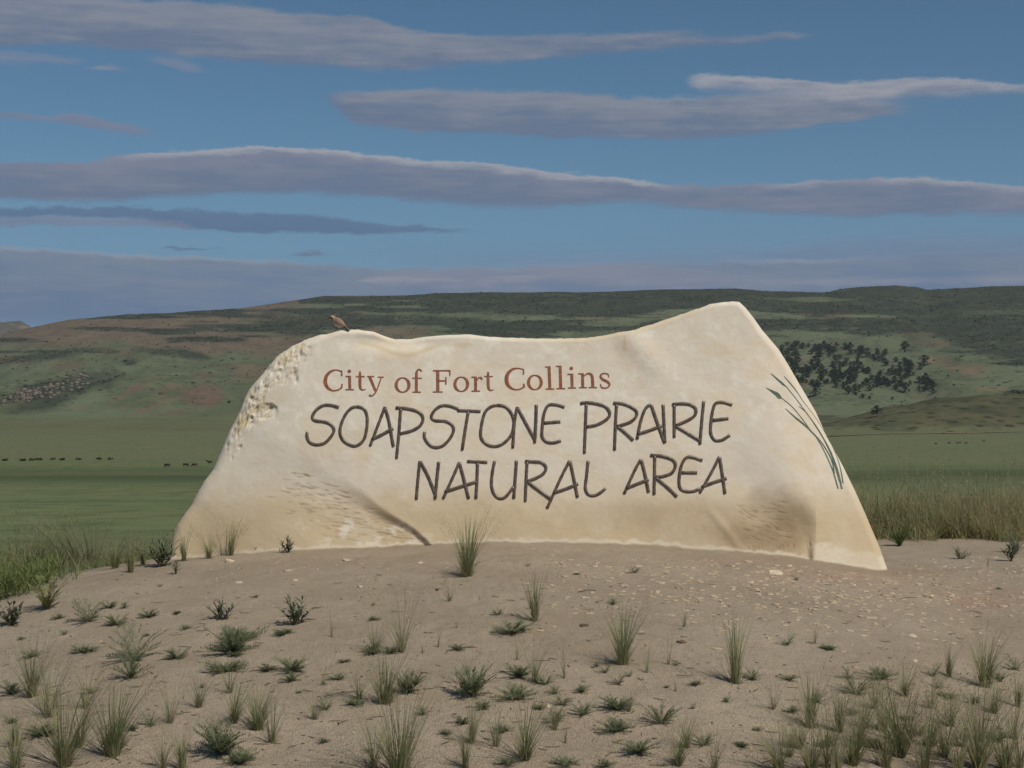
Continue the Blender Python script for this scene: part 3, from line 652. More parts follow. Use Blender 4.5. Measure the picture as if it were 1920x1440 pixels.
for _ in range(20):
    t = _sr.random() ** 0.8; k = int(4 + t * 0); y_ = 648 + 215 * t
    ex = np.interp(y_, OUT[:20, 1][::-1], OUT[:20, 0][::-1]); PITS.append((ex + _sr.uniform(7, 34), y_, _sr.uniform(1.5, 3), _sr.uniform(2.0, 6.5), _sr.uniform(.3, 1)))
PITS += [(563, 662, 2.5, 8, 1), (552, 700, 4, 7, 1), (556, 712, 3, 6, 1), (508, 766, 5, 4, .8), (440, 806, 3, 4, .9), (478, 734, 4, 5, 1), (472, 747, 4, 4, 1), (503, 692, 5, 4, .9)]
def front_y(px, py, edge=True):
    px = np.asarray(px, float); py = np.asarray(py, float)
    h = (1040 - py) / 475
    Y = 11.0 + 0.14 * h
    Y = Y + 0.40 * sst(1380, 1680, px) ** 1.3 * (0.55 + 0.45 * h) + 0.16 * sst(600, 320, px) ** 1.2
    # left facet cut back behind the lettered face
    E0, E1 = np.array([540., 829.]), np.array([820., 1024.])
    ax = E1 - E0; Ln = np.hypot(*ax); ux = ax / Ln
    a = ((px - E0[0]) * ux[0] + (py - E0[1]) * ux[1]) / Ln
    s = (-(px - E0[0]) * ux[1] + (py - E0[1]) * ux[0]) + 5 * np.sin(a * 3.1) - 2 + 3 * np.sin(a * 17) * (a > .2)       # positive toward lower left
    wid = np.interp(a, [0, 0.35, 0.7, 1.1], [80, 42, 17, 7])
    dep = np.interp(a, [-0.5, -0.1, 0.3, 0.7, 1.1], [0, 0.012, 0.022, 0.034, 0.030])
    Y = Y + dep * sst(-0.08 * wid, wid * 1.1, s) * np.exp(-np.maximum(s, 0) / 120)
    # right hollow
    xr = np.interp(py, [700, 800, 880, 940, 985, 1040], [1490, 1470, 1480, 1510, 1528, 1524])
    wid = np.interp(py, [700, 850, 950, 1040], [110, 85, 42, 10]); dep = np.interp(py, [640, 760, 880, 960, 1040], [0, 0.02, 0.032, 0.052, 0.036])
    s = xr - px
    Y = Y + dep * sst(-0.3 * wid, wid, s) * np.exp(-np.maximum(s, 0) / 75)
    # slanting crease rising to the peak and a soft fold under the lower line
    s = (px - 1175) * 0.75 - (py - 625) * 0.66; al = (px - 1175) * 0.66 + (py - 625) * 0.75
    Y = Y - 0.022 * np.exp(-(s / 26) ** 2) * sst(170, 20, al) * sst(-30, 10, al)
    s = (px - 1330) * 0.78 - (py - 955) * 0.62; al = (px - 1330) * .62 + (py - 955) * .78
    Y = Y - 0.006 * np.exp(-(s / 8) ** 2) * sst(-20, 30, al) * sst(150, 90, al)
    # scoop below the saddle
    Y = Y + 0.035 * np.exp(-((px - 745) / 75) ** 2 - ((py - 640) / 16) ** 2)
    Y = Y + 0.012 * fbm(px / 150, py / 130, 3, 101) + 0.0013 * fbm(px / 26, py / 24, 3, 102) + 0.0005 * fbm(px / 6, py / 6, 2, 103)
    if edge:
        d = seg_dist(px, py, OUT) * MPX
        R = np.interp(px, [330, 560, 640, 1350, 1420, 1660], [0.055, 0.06, 0.032, 0.028, 0.045, 0.05])
        q = np.clip(d / R, 0, 1); Y = Y + R * (1 - np.sqrt(np.clip(1 - (1 - q) ** 2, 0, 1)))
        # broken, flaked strip down the left shoulder
        chip = chip_mask(px, py, d / MPX)
        lay = fbm((px + .5 * py) / 9, (py - .4 * px) / 22, 4, 110)
        Y = Y + chip * (0.010 * (np.abs(lay) * 2 - 0.2) + 0.007 * fbm(px / 30, py / 22, 2, 112) + 0.004)
        for (cx_, cy_, ra, rb, k) in PITS:
            mk = np.exp(-np.clip((((px - cx_) / ra) ** 2 + ((py - cy_ + 0.4 * (px - cx_)) / rb) ** 2), 0, 30)); Y = Y + 0.013 * k * mk
        for (cx_, cy_, ln, an, k) in SCR:
            if np.size(px) > 5000:
                m = (np.abs(px - cx_) < 30) & (np.abs(py - cy_) < 30); u = px[m] - cx_; v = py[m] - cy_
                c, s_ = math.cos(an), math.sin(an); uu = u * c + v * s_; vv = -u * s_ + v * c + 0.006 * uu ** 2
                Y[m] += 0.0032 * k * np.exp(-(uu / ln * 2) ** 2 - (vv / 1.1) ** 2)
    return Y
def chip_mask(px, py, dpx):
    w = 36 + 18 * fbm(py / 24, px / 40, 3, 120)
    m = sst(w + 8, w - 8, dpx) * sst(640, 560, px - 0.3 * (py - 650)) * sst(880, 800, py + 0.3 * (px - 420)) * sst(1, 6, dpx)
    m = np.maximum(m, sst(1.25, .8, np.hypot((px - 500) / 22, (py - 772) / 14) + .3 * fbm(px / 9, py / 9, 2, 122)))
    return np.clip(m * sst(592, 566, px + 10 * fbm(py / 10, px / 14, 2, 125)), 0, 1)
nC, nR = 1120, 390
cpx = np.concatenate([np.linspace(318.5, 420, 130), np.linspace(420, 1673.5, nC - 129)[1:]])
top = np.interp(cpx, OUT[:, 0], OUT[:, 1])
top = top + 1.1 * fbm(cpx / 9, cpx * 0, 3, 130) * (cpx < 1370) * (0.4 + (cpx < 620) + 0.5 * (cpx > 900))
bot = np.interp(cpx, [318, 340, 450, 600, 830, 1000, 1200, 1400, 1540, 1674], [1062, 1062, 1055, 1048, 1040, 1038, 1048, 1062, 1084, 1102])
v = 1 - (1 - np.linspace(0, 1, nR)) ** 1.25         # 0 at the bottom, 1 at the top; finer near the top
v = np.linspace(0, 1, nR); v = v + 0.02 * np.sin(v * math.pi) - 0.0; v = (v - v[0]) / (v[-1] - v[0])
PYg = bot[None, :] + (top - bot)[None, :] * v[:, None]; PXg = np.repeat(cpx[None, :], nR, 0)
Yf = front_y(PXg, PYg)
FX = (PXg - CX) / FPX * Yf; FZ = CZ + (HY - PYg) / FPX * Yf
front = np.stack([FX, Yf, FZ], -1)
nB = 70
vb = np.linspace(0, 1, nB)
idx = np.round(np.interp(vb, [0, 1], [0, nR - 1])).astype(int)
back = front[idx].copy()
dE = seg_dist(PXg[idx], PYg[idx], OUT) * MPX
th = 0.55 * sst(0, 0.5, dE) ** 0.6 + 0.12 * sst(0, .05, dE)
back[..., 1] = (Yf[-1][None, :] * 0.25 + 0.75 * (11.22 + 0.3 * sst(1380, 1680, cpx)[None, :] + 0.12 * sst(600, 320, cpx)[None, :])) + th + 0.03 * fbm(PXg[idx] / 60, PYg[idx] / 60, 3, 140)
back[-1] = front[-1]
back = back[::-1][1:]     # from the top down the back
V = np.concatenate([front, back], 0); nrow = V.shape[0]
# colour of the stone: cream above, earthy stain toward the ground, ochre flakes, pale base crust
d_all = seg_dist(PXg, PYg, OUT)
cream = np.array([.655, .585, .475]); white = np.array([.71, .655, .56]); tanc = np.array([.50, .385, .225]); ochre = np.array([.52, .42, .24]); brown = np.array([.27, .195, .115]); grey = np.array([.50, .46, .42])
c = np.ones(PXg.shape + (1,)) * cream
def over(c, col, m): return c + (col - c) * np.clip(m, 0, 1)[..., None]
nz = fbm(PXg / 70, PYg / 45, 4, 150); nf = fbm(PXg / 16, PYg / 14, 4, 151)
c = over(c, white, 0.8 * sst(-.1, .4, nf + .3 * nz) * sst(900, 780, PYg))
c = over(c, np.array([.60, .48, .31]), 0.42 * sst(0.0, .45, nz + .4 * nf))
c = over(c, np.array([.60, .49, .35]), 0.34 * sst(0.15, .55, fbm(PXg / 34, PYg / 26, 4, 157)))
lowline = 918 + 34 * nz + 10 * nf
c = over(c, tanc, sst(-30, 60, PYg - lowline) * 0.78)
c = over(c, np.array([.44, .34, .22]), 0.65 * ell(PXg, PYg, 1290, 975, 190, 42, 0, .7, .3 * nz) * 1.0)
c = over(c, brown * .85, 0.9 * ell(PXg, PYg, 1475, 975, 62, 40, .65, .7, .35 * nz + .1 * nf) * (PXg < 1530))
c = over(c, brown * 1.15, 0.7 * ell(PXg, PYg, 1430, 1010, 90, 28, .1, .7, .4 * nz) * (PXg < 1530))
c = over(c, grey, 0.30 * ell(PXg, PYg, 1425, 860, 40, 90, -.2, .8, .3 * nz))  # soft shading of the right fold, painted in grey
c = over(c, grey, 0.25 * ell(PXg, PYg, 590, 870, 60, 34, .7, .8, .3 * nz))  # soft shade at the crease's upper end, painted in grey
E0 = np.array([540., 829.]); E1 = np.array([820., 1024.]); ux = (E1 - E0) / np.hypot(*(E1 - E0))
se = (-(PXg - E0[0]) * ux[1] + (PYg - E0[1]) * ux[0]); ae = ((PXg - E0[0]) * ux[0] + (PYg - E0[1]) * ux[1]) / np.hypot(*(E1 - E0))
c = over(c, np.array([.36, .25, .145]), 0.62 * (sst(-5, 4, se) * np.exp(-np.maximum(se - 3, 0) / (11 + 16 * (1 - np.clip(ae, 0, 1))))) * sst(.3, .65, ae) * sst(1.08, .98, ae))  # brown along the crease paints its shade into the stone colour
c = over(c, white * 0.97, 0.8 * sst(.1, .5, nf + nz * .3) * ell(PXg, PYg, 690, 1000, 110, 26, .1, .6))
for (cx_, cy_, ln, an, k) in SCR:
    m = (np.abs(PXg - cx_) < 26) & (np.abs(PYg - cy_) < 26); u = PXg[m] - cx_; v_ = PYg[m] - cy_ - 0.8
    c0, s0 = math.cos(an), math.sin(an); uu = u * c0 + v_ * s0; vv = -u * s0 + v_ * c0 + 0.006 * uu ** 2
    wk = 0.75 * k * np.exp(-(uu / ln * 2) ** 2 - (vv / 1.0) ** 2); c[m] = c[m] + (np.array([.26, .18, .10]) - c[m]) * wk[:, None]
chipm = chip_mask(PXg, PYg, d_all)
c = over(c, ochre, 0.75 * chipm * sst(-.3, .4, fbm(PXg / 14, PYg / 14, 3, 155)))
c = over(c, white, 0.7 * chipm * sst(.1, .5, fbm(PXg / 9, PYg / 9, 3, 156)))
for (cx_, cy_, ra, rb, k) in PITS: c = over(c, np.array([.20, .16, .12]), 0.6 * k * np.exp(-(((PXg - cx_) / (ra * .8)) ** 2 + ((PYg - cy_ + 0.4 * (PXg - cx_)) / (rb * .8)) ** 2)))
# ochre runs below the saddle and along the crest
c = over(c, np.array([.55, .44, .27]), 0.75 * np.exp(-((PYg - (640 + 26 * np.exp(-((PXg - 760) / 55) ** 2))) / 5) ** 2) * sst(650, 700, PXg) * sst(860, 800, PXg))
c = over(c, np.array([.55, .44, .27]), 0.5 * ell(PXg, PYg, 868, 647, 18, 6, 0, .5) + 0.6 * sst(14, 2, d_all) * sst(900, 1150, PXg) * sst(1350, 1290, PXg))
c = over(c, np.array([.56, .43, .26]), 0.7 * np.exp(-((PXg - 1171) / 3) ** 2) * sst(625, 632, PYg) * sst(668, 650, PYg))
# pale crust at the foot
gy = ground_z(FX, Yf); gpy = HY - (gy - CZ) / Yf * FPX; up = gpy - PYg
crust = sst(10 + 7 * nf + 4 * nz, 4 + 7 * nf + 4 * nz, up)
crust = np.maximum(crust, sst(34 + 14 * nf, 24 + 14 * nf, up) * sst(1520, 1534, PXg) * (0.5 + 0.5 * sst(1600, 1560, PXg) + .35 * sst(1600, 1650, PXg)))
c = over(c, np.array([.66, .595, .475]), 0.7 * crust)
c = over(c, np.array([.33, .26, .185]), 0.8 * sst(3.2 + 2 * nf, 0.6, up))  # contact shade painted dark where the stone meets the dirt
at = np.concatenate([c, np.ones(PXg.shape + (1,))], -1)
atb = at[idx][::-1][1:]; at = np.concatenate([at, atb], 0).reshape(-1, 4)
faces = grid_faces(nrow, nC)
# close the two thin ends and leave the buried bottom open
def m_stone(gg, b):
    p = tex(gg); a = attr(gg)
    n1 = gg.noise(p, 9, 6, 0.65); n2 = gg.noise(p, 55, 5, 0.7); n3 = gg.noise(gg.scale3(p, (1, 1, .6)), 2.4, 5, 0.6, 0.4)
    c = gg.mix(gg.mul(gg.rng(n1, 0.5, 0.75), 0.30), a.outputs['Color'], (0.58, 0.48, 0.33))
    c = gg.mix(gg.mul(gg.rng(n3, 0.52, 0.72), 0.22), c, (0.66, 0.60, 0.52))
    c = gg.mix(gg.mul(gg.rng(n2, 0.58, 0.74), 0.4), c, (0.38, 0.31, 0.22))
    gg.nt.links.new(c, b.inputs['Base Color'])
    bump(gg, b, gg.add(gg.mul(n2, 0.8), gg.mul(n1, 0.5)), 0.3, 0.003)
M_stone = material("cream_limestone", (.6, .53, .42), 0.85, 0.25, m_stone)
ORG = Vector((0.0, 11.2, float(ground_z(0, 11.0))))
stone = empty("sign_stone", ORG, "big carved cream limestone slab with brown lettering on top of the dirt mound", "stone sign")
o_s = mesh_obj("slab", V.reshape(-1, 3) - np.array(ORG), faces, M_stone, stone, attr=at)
FYg = lambda px, py: front_y(px, py, True)

# lettering: raised rod-like strokes, one mesh per letter
Z1 = lambda x, y: (560 + x * 500 / 1920, 540 + y * 500 / 1920)
Z2 = lambda x, y: (1000 + x * 500 / 1920, 640 + y * 500 / 1920)
Z3 = lambda x, y: (760 + x * 300 / 1920, 840 + y * 300 / 1920)
ZA = lambda x, y: (600 + x * 280 / 1920, 670 + y * 280 / 1920)
ZB = lambda x, y: (870 + x * 280 / 1920, 670 + y * 280 / 1920)
ZD = lambda x, y: (1420 + x * 200 / 1152, 680 + y * 200 / 1152)
def catmull(P, step):
    P = [np.array(p, float) for p in P]
    if len(P) == 2:
        n = max(2, int(np.hypot(*(P[1] - P[0])[:2]) / step)); return [P[0] + (P[1] - P[0]) * i / n for i in range(n + 1)]
    closed = np.allclose(P[0][:2], P[-1][:2]); out = []
    for i in range(len(P) - 1):
        p0 = P[i - 1] if i > 0 else (P[-2] if closed else 2 * P[0] - P[1]); p1, p2 = P[i], P[i + 1]
        p3 = P[i + 2] if i + 2 < len(P) else (P[1] if closed else 2 * P[-1] - P[-2])
        n = max(2, int(np.hypot(*(p2 - p1)[:2]) / step))
        for k in range(n):
            t = k / n; out.append(0.5 * ((2 * p1) + (-p0 + p2) * t + (2 * p0 - 5 * p1 + 4 * p2 - p3) * t * t + (-p0 + 3 * p1 - 3 * p2 + p3) * t ** 3))
    out.append(P[-1]); return out
def rod(strokes, wpx, vs, fs, lift0=0.0):
    for si, S in enumerate(strokes):
        pts = catmull(S, 4.0); n = len(pts); b0 = len(vs); K = 7
        pp = np.array(pts)[:, :2]; yc = FYg(pp[:, 0], pp[:, 1])
        for i in range(n):
            d = pp[min(i + 1, n - 1)] - pp[max(i - 1, 0)]; d = d / max(np.hypot(*d), 1e-6); nrm = np.array([-d[1], d[0]])
            w = wpx / 2 * (1 + 0.06 * math.sin(i * 1.7 + si))
            for k in range(K):
                a = math.pi * k / (K - 1); q = pp[i] + nrm * w * math.cos(a)
                Yq = yc[i] - (0.0085 * math.sin(a) + 0.0005 + lift0 + 0.001 * si) + (0.006 if k in (0, K - 1) else 0)
                X, Y_, Z = ray(q[0], q[1], Yq); vs.append((X - ORG.x, Y_ - ORG.y, Z - ORG.z))
        for i in range(n - 1):
            for k in range(K - 1): fs.append((b0 + i * K + k, b0 + i * K + k + 1, b0 + (i + 1) * K + k + 1, b0 + (i + 1) * K + k))
        fs.append(tuple(b0 + k for k in reversed(range(K)))); fs.append(tuple(b0 + (n - 1) * K + k for k in range(K)))
def ribbon(strokes, vs, fs, lift=0.0028, steppx=2.5):
    for si, S in enumerate(strokes):
        pts = catmull(S, steppx); n = len(pts); b0 = len(vs)
        pp = np.array(pts); yc = FYg(pp[:, 0], pp[:, 1])
        for i in range(n):
            d = pp[min(i + 1, n - 1), :2] - pp[max(i - 1, 0), :2]; d = d / max(np.hypot(*d), 1e-6); nrm = np.array([-d[1], d[0]]); w = pp[i, 2] / 2
            for k, (s, dy) in enumerate(((1, .004), (1, -lift - .0003 * si), (-1, -lift - .0003 * si), (-1, .004))):
                q = pp[i, :2] + nrm * w * s; X, Y_, Z = ray(q[0], q[1], yc[i] + dy); vs.append((X - ORG.x, Y_ - ORG.y, Z - ORG.z))
        for i in range(n - 1):
            for k in range(3): fs.append((b0 + i * 4 + k, b0 + i * 4 + k + 1, b0 + i * 4 + 5 + k, b0 + i * 4 + 4 + k))
        fs.append((b0 + 3, b0 + 2, b0 + 1, b0)); e = b0 + (n - 1) * 4; fs.append((e, e + 1, e + 2, e + 3))
def m_letter(gg, b):
    n = gg.noise(tex(gg), 40, 4, 0.6); n2 = gg.noise(tex(gg), 120, 3, .7)
    c = gg.mix(gg.rng(n, .35, .7), (0.075, 0.053, 0.040), (0.145, 0.108, 0.082)); c = gg.mix(gg.mul(gg.rng(n2, .68, .76), .7), c, (.4, .37, .33))
    gg.nt.links.new(c, b.inputs['Base Color']); bump(gg, b, n, .3, .003)
M_rod = material("dark_brown_letter_paint", (.07, .05, .04), 0.33, 0.5, m_letter)
def m_red(gg, b):
    n = gg.noise(tex(gg), 60, 4, .6); gg.nt.links.new(gg.mix(gg.rng(n, .3, .7), (0.185, 0.062, 0.034), (0.31, 0.118, 0.066)), b.inputs['Base Color'])
M_red = material("rust_red_letter_paint", (.2, .06, .035), 0.7, 0.3, m_red)
def m_grn(gg, b):
    n = gg.noise(tex(gg), 50, 4, .6); gg.nt.links.new(gg.mix(gg.rng(n, .3, .7), (0.070, 0.115, 0.088), (0.16, 0.225, 0.18)), b.inputs['Base Color'])
M_grn = material("muted_green_paint", (.08, .15, .1), 0.7, 0.3, m_grn)
def conv(z, P): return [z(*p) for p in P]
BIG = [
 ('S', Z1, [[(290,860),(240,845),(180,845),(125,880),(98,930),(120,955),(190,965),(240,990),(255,1030),(225,1080),(180,1120),(120,1128),(75,1105),(60,1065),(62,1035)]]),
 ('O', Z1, [[(420,855),(470,870),(492,920),(492,1000),(470,1090),(420,1135),(370,1130),(320,1095),(298,1040),(310,970),(345,900),(385,862),(420,855)]]),
 ('A', Z1, [[(622,855),(580,965),(515,1135)],[(622,858),(650,960),(682,1140)],[(528,1090),(600,1055),(680,1010)]]),
 ('P', Z1, [[(735,868),(722,1050),(705,1225)],[(700,862),(780,868),(860,890),(895,930),(880,985),(820,1025),(725,1050)]]),
 ('S', Z1, [[(1150,872),(1090,850),(1030,848),(980,880),(955,930),(985,955),(1060,960),(1108,990),(1115,1030),(1085,1090),(1030,1140),(970,1145),(925,1110),(905,1070),(908,1035)]]),
 ('T', Z1, [[(1145,882),(1310,888)],[(1222,890),(1200,1020),(1178,1165)]]),
 ('O', Z1, [[(1430,845),(1490,855),(1530,900),(1550,960),(1535,1050),(1480,1115),(1420,1140),(1360,1128),(1315,1080),(1315,1000),(1340,900),(1380,858),(1430,845)]]),
 ('N', Z1, [[(1575,855),(1555,960),(1542,1150)],[(1575,860),(1640,980),(1700,1090)],[(1712,840),(1708,980),(1700,1112)]]),
 ('E', Z2, [[(225,475),(170,458),(110,460),(78,520),(65,620),(65,690),(100,725),(150,730),(198,715)],[(80,588),(195,578)]]),
 ('P', Z2, [[(382,450),(376,600),(368,805)],[(342,448),(380,440),(450,448),(520,470),(552,520),(530,560),(460,600),(385,615)]]),
 ('R', Z2, [[(600,455),(592,600),(585,782)],[(578,445),(640,448),(710,475),(745,510),(735,550),(690,585),(605,612)],[(605,612),(660,655),(720,712)]]),
 ('A', Z2, [[(848,455),(810,480),(775,570),(748,702)],[(850,458),(895,590),(945,730)],[(750,668),(840,640),(925,608)]]),
 ('I', Z2, [[(935,455),(942,600),(948,730)]]),
 ('R', Z2, [[(1015,455),(1015,690)],[(1003,455),(1060,448),(1130,455),(1170,485),(1165,530),(1120,565),(1030,605)],[(1025,608),(1110,660),(1200,715)]]),
 ('I', Z2, [[(1228,430),(1215,560),(1200,740)]]),
 ('E', Z2, [[(1432,458),(1370,440),(1315,445),(1292,500),(1278,600),(1280,670),(1310,712),(1360,710),(1415,675)],[(1295,568),(1405,555)]]),
 ('N', Z3, [[(175,155),(155,350),(132,615)],[(180,160),(270,330),(355,545)],[(402,165),(380,380),(358,608)]]),
 ('A', Z3, [[(648,170),(580,330),(455,605)],[(650,175),(700,360),(760,605)],[(478,525),(660,465),(850,405)]]),
 ('T', Z3, [[(745,160),(985,172)],[(868,180),(860,400),(848,602)]]),
 ('U', Z3, [[(1072,155),(1045,300),(1035,450),(1070,560),(1140,608),(1200,590),(1260,520),(1305,460)],[(1335,150),(1318,400),(1302,602)]]),
 ('R', Z3, [[(1462,165),(1450,400),(1440,640)],[(1440,158),(1540,165),(1640,175),(1690,235),(1660,305),(1570,360),(1465,400)],[(1465,400),(1600,505),(1745,608)]]),
 ('A', Z2, [[(262,858),(200,980),(100,1200)],[(265,862),(290,980),(318,1122)],[(145,1092),(240,1060),(322,1025)]]),
 ('L', Z2, [[(395,860),(385,960),(375,1060),(400,1105),(445,1110),(490,1085),(520,1058)]]),
 ('A', Z2, [[(775,850),(730,930),(655,1095)],[(778,852),(805,960),(830,1085)],[(672,1058),(750,1025),(830,995)]]),
 ('R', Z2, [[(875,825),(873,960),(870,1102)],[(845,820),(920,825),(1000,850),(1025,890),(1000,945),(940,970),(878,978)],[(880,980),(960,1045),(1035,1118)]]),
 ('E', Z2, [[(1218,858),(1150,835),(1100,838),(1065,900),(1050,1000),(1060,1060),(1110,1082),(1160,1078),(1200,1060)],[(1072,945),(1180,945)]]),
 ('A', Z2, [[(1340,830),(1290,930),(1200,1090)],[(1342,835),(1360,950),(1380,1095)],[(1215,1048),(1300,1015),(1392,985)]]),
]
words = ["SOAPSTONE"] * 9 + ["PRAIRIE"] * 7 + ["NATURAL"] * 7 + ["AREA"] * 4
for (ch, z, st), w in zip(BIG, words):
    vs, fs = [], []; rod([conv(z, s) for s in st], 6.3, vs, fs)
    o = mesh_obj("letter", vs, fs, M_rod, stone, smooth=True); o['label'] = "dark brown letter %s of %s" % (ch, w)
K = 280 / 1920
def rr_(z, P): return [(*z(p[0], p[1]), p[2] * K) for p in P]
def oo(z, cx, cy, rx=82, ry=92):
    P = []
    for k in range(25):
        a = 2 * math.pi * k / 24; P.append((cx + rx * math.cos(a), cy + ry * math.sin(a), 14 + 26 * abs(math.cos(a)) ** 1.3))
    return rr_(z, P)
def dot(z, cx, cy, r0): return rr_(z, [(cx - r0, cy, 3), (cx - r0 * .7, cy, r0 * 1.4), (cx, cy, r0 * 2), (cx + r0 * .7, cy, r0 * 1.4), (cx + r0, cy, 3)])
SM = [
 ('C', [rr_(ZA,[(280,185,16),(245,168,14),(200,162,16),(140,180,28),(90,230,42),(68,300,48),(85,370,42),(130,412,28),(180,428,16),(240,415,18),(282,385,20)]), rr_(ZA,[(282,165,12),(280,238,24)]), rr_(ZA,[(284,342,22),(280,395,16)])]),
 ('i', [dot(ZA,378,178,23), rr_(ZA,[(382,245,36),(385,412,36)]), rr_(ZA,[(330,414,14),(437,414,14)]), rr_(ZA,[(330,243,14),(398,243,14)])]),
 ('t', [rr_(ZA,[(515,180,20),(515,250,36),(515,360,36),(525,405,28),(555,418,16),(590,410,8)]), rr_(ZA,[(462,246,14),(575,246,14)])]),
 ('y', [rr_(ZA,[(607,245,14),(698,245,14)]), rr_(ZA,[(745,253,14),(820,253,14)]), rr_(ZA,[(640,250,36),(715,430,30)]), rr_(ZA,[(790,255,16),(735,410,18),(700,470,18),(665,495,16),(632,484,28)])]),
 ('o', [oo(ZA,1062,355)]),
 ('f', [rr_(ZA,[(1240,442,36),(1240,250,36),(1242,190,32),(1262,158,20),(1290,158,18),(1305,182,24)]), rr_(ZA,[(1188,267,14),(1310,267,14)]), rr_(ZA,[(1190,446,14),(1298,446,14)])]),
 ('F', [rr_(ZA,[(1515,170,42),(1515,440,42)]), rr_(ZA,[(1452,444,14),(1578,444,14)]), rr_(ZA,[(1455,170,16),(1680,170,16)]), rr_(ZA,[(1670,170,18),(1672,236,12)]), rr_(ZA,[(1530,300,14),(1620,300,14)]), rr_(ZA,[(1620,250,14),(1620,346,18)])]),
 ('o', [oo(ZA,1817,345)]),
 ('r', [rr_(ZB,[(150,250,36),(150,430,36)]), rr_(ZB,[(98,253,14),(160,253,14)]), rr_(ZB,[(98,433,14),(208,433,14)]), rr_(ZB,[(160,300,12),(190,262,16),(220,260,22),(230,284,26)])]),
 ('t', [rr_(ZB,[(310,185,20),(310,250,36),(313,370,36),(325,412,28),(350,425,16),(385,412,8)]), rr_(ZB,[(262,245,14),(372,245,14)])]),
 ('C', [rr_(ZB,[(765,160,14),(730,145,14),(680,140,16),(620,155,30),(565,210,44),(548,275,50),(560,345,46),(605,395,32),(670,415,16),(730,405,18),(775,375,20)]), rr_(ZB,[(768,145,12),(765,216,22)]), rr_(ZB,[(768,338,20),(778,385,16)])]),
 ('o', [oo(ZB,912,322)]),
 ('l', [rr_(ZB,[(1095,120,38),(1105,405,38)]), rr_(ZB,[(1043,122,14),(1110,120,14)]), rr_(ZB,[(1052,406,14),(1162,406,14)])]),
 ('l', [rr_(ZB,[(1237,112,38),(1245,400,38)]), rr_(ZB,[(1183,114,14),(1252,112,14)]), rr_(ZB,[(1192,401,14),(1302,401,14)])]),
 ('i', [dot(ZB,1380,142,23), rr_(ZB,[(1388,215,36),(1392,390,36)]), rr_(ZB,[(1333,216,14),(1402,216,14)]), rr_(ZB,[(1338,392,14),(1440,392,14)])]),
 ('n', [rr_(ZB,[(1525,205,38),(1528,385,38)]), rr_(ZB,[(1470,210,14),(1535,210,14)]), rr_(ZB,[(1478,388,14),(1580,388,14)]), rr_(ZB,[(1545,240,12),(1580,210,16),(1620,208,26),(1648,240,36),(1655,300,38),(1658,385,38)]), rr_(ZB,[(1605,386,14),(1708,386,14)])]),
 ('s', [rr_(ZB,[(1862,255,12),(1855,220,16),(1820,207,16),(1775,212,22),(1755,245,28),(1785,285,34),(1840,310,34),(1872,345,28),(1855,382,20),(1810,395,16),(1770,385,18),(1753,342,12)])]),
]
swords = ["City"] * 4 + ["of"] * 2 + ["Fort"] * 4 + ["Collins"] * 7
for (ch, st), w in zip(SM, swords):
    vs, fs = [], []; ribbon(st, vs, fs)
    o = mesh_obj("letter", vs, fs, M_red, stone, smooth=False); o['label'] = "small rust red serif letter %s of %s" % (ch, w)
KD = 200 / 1152
def rd(P): return [(*ZD(p[0], p[1]), p[2] * KD * .85) for p in P]
STALK = [
 ("grass_head", "wider green seed head of the painted grass stalks", [rd([(98,270,2),(160,308,26),(215,345,54),(262,385,18)]), rd([(200,330,3),(215,365,18),(245,388,6)])]),
 ("stalk", "lowest stem, from the seed head down", [rd([(262,380,9),(380,480,10),(480,600,10),(570,725,14),(640,810,14),(710,930,14),(780,1080,16),(820,1180,17),(872,1360,20)])]),
 ("stalk", "broad leaf crossing the lowest stem", [rd([(303,493,3),(400,582,17),(500,665,24),(580,740,16),(680,845,13),(760,965,15),(812,1080,17),(832,1195,17)])]),
 ("grass_head", "slim upper seed head", [rd([(150,116,3),(220,180,20),(270,225,28),(312,257,8)])]),
 ("stalk", "long thin stem to the upper seed head", [rd([(312,255,7),(420,390,7),(530,540,8),(640,690,10),(740,860,13),(800,980,16),(850,1110,20),(885,1240,24),(912,1362,26)])]),
 ("stalk", "outermost fine stem near the edge of the stone", [rd([(290,145,3),(350,215,11),(420,300,8),(500,420,5),(620,580,5),(720,740,8),(820,930,11),(872,1060,15),(905,1180,18),(926,1300,16)])]),
 ("stalk", "short branching blade in the middle", [rd([(450,470,3),(500,510,6),(545,555,6)])]),
 ("stalk", "middle fine stem between the others", [rd([(600,640,3),(700,800,8),(790,980,11),(850,1150,14),(885,1280,12)])]),
]
gm = mesh_obj("grass_motif", *(lambda a: (a[0], a[1]))((lambda: (lambda vs, fs: (ribbon(STALK[1][2], vs, fs), (vs, fs))[1])([], []))()), M_grn, stone, smooth=False)
gm['label'] = "muted green painted grass stalks near the right edge"
for nm, lab, st in STALK[:1] + STALK[2:]:
    vs, fs = [], []; ribbon(st, vs, fs, 0.0035); o = mesh_obj(nm, vs, fs, M_grn, gm, smooth=False); o['label'] = lab

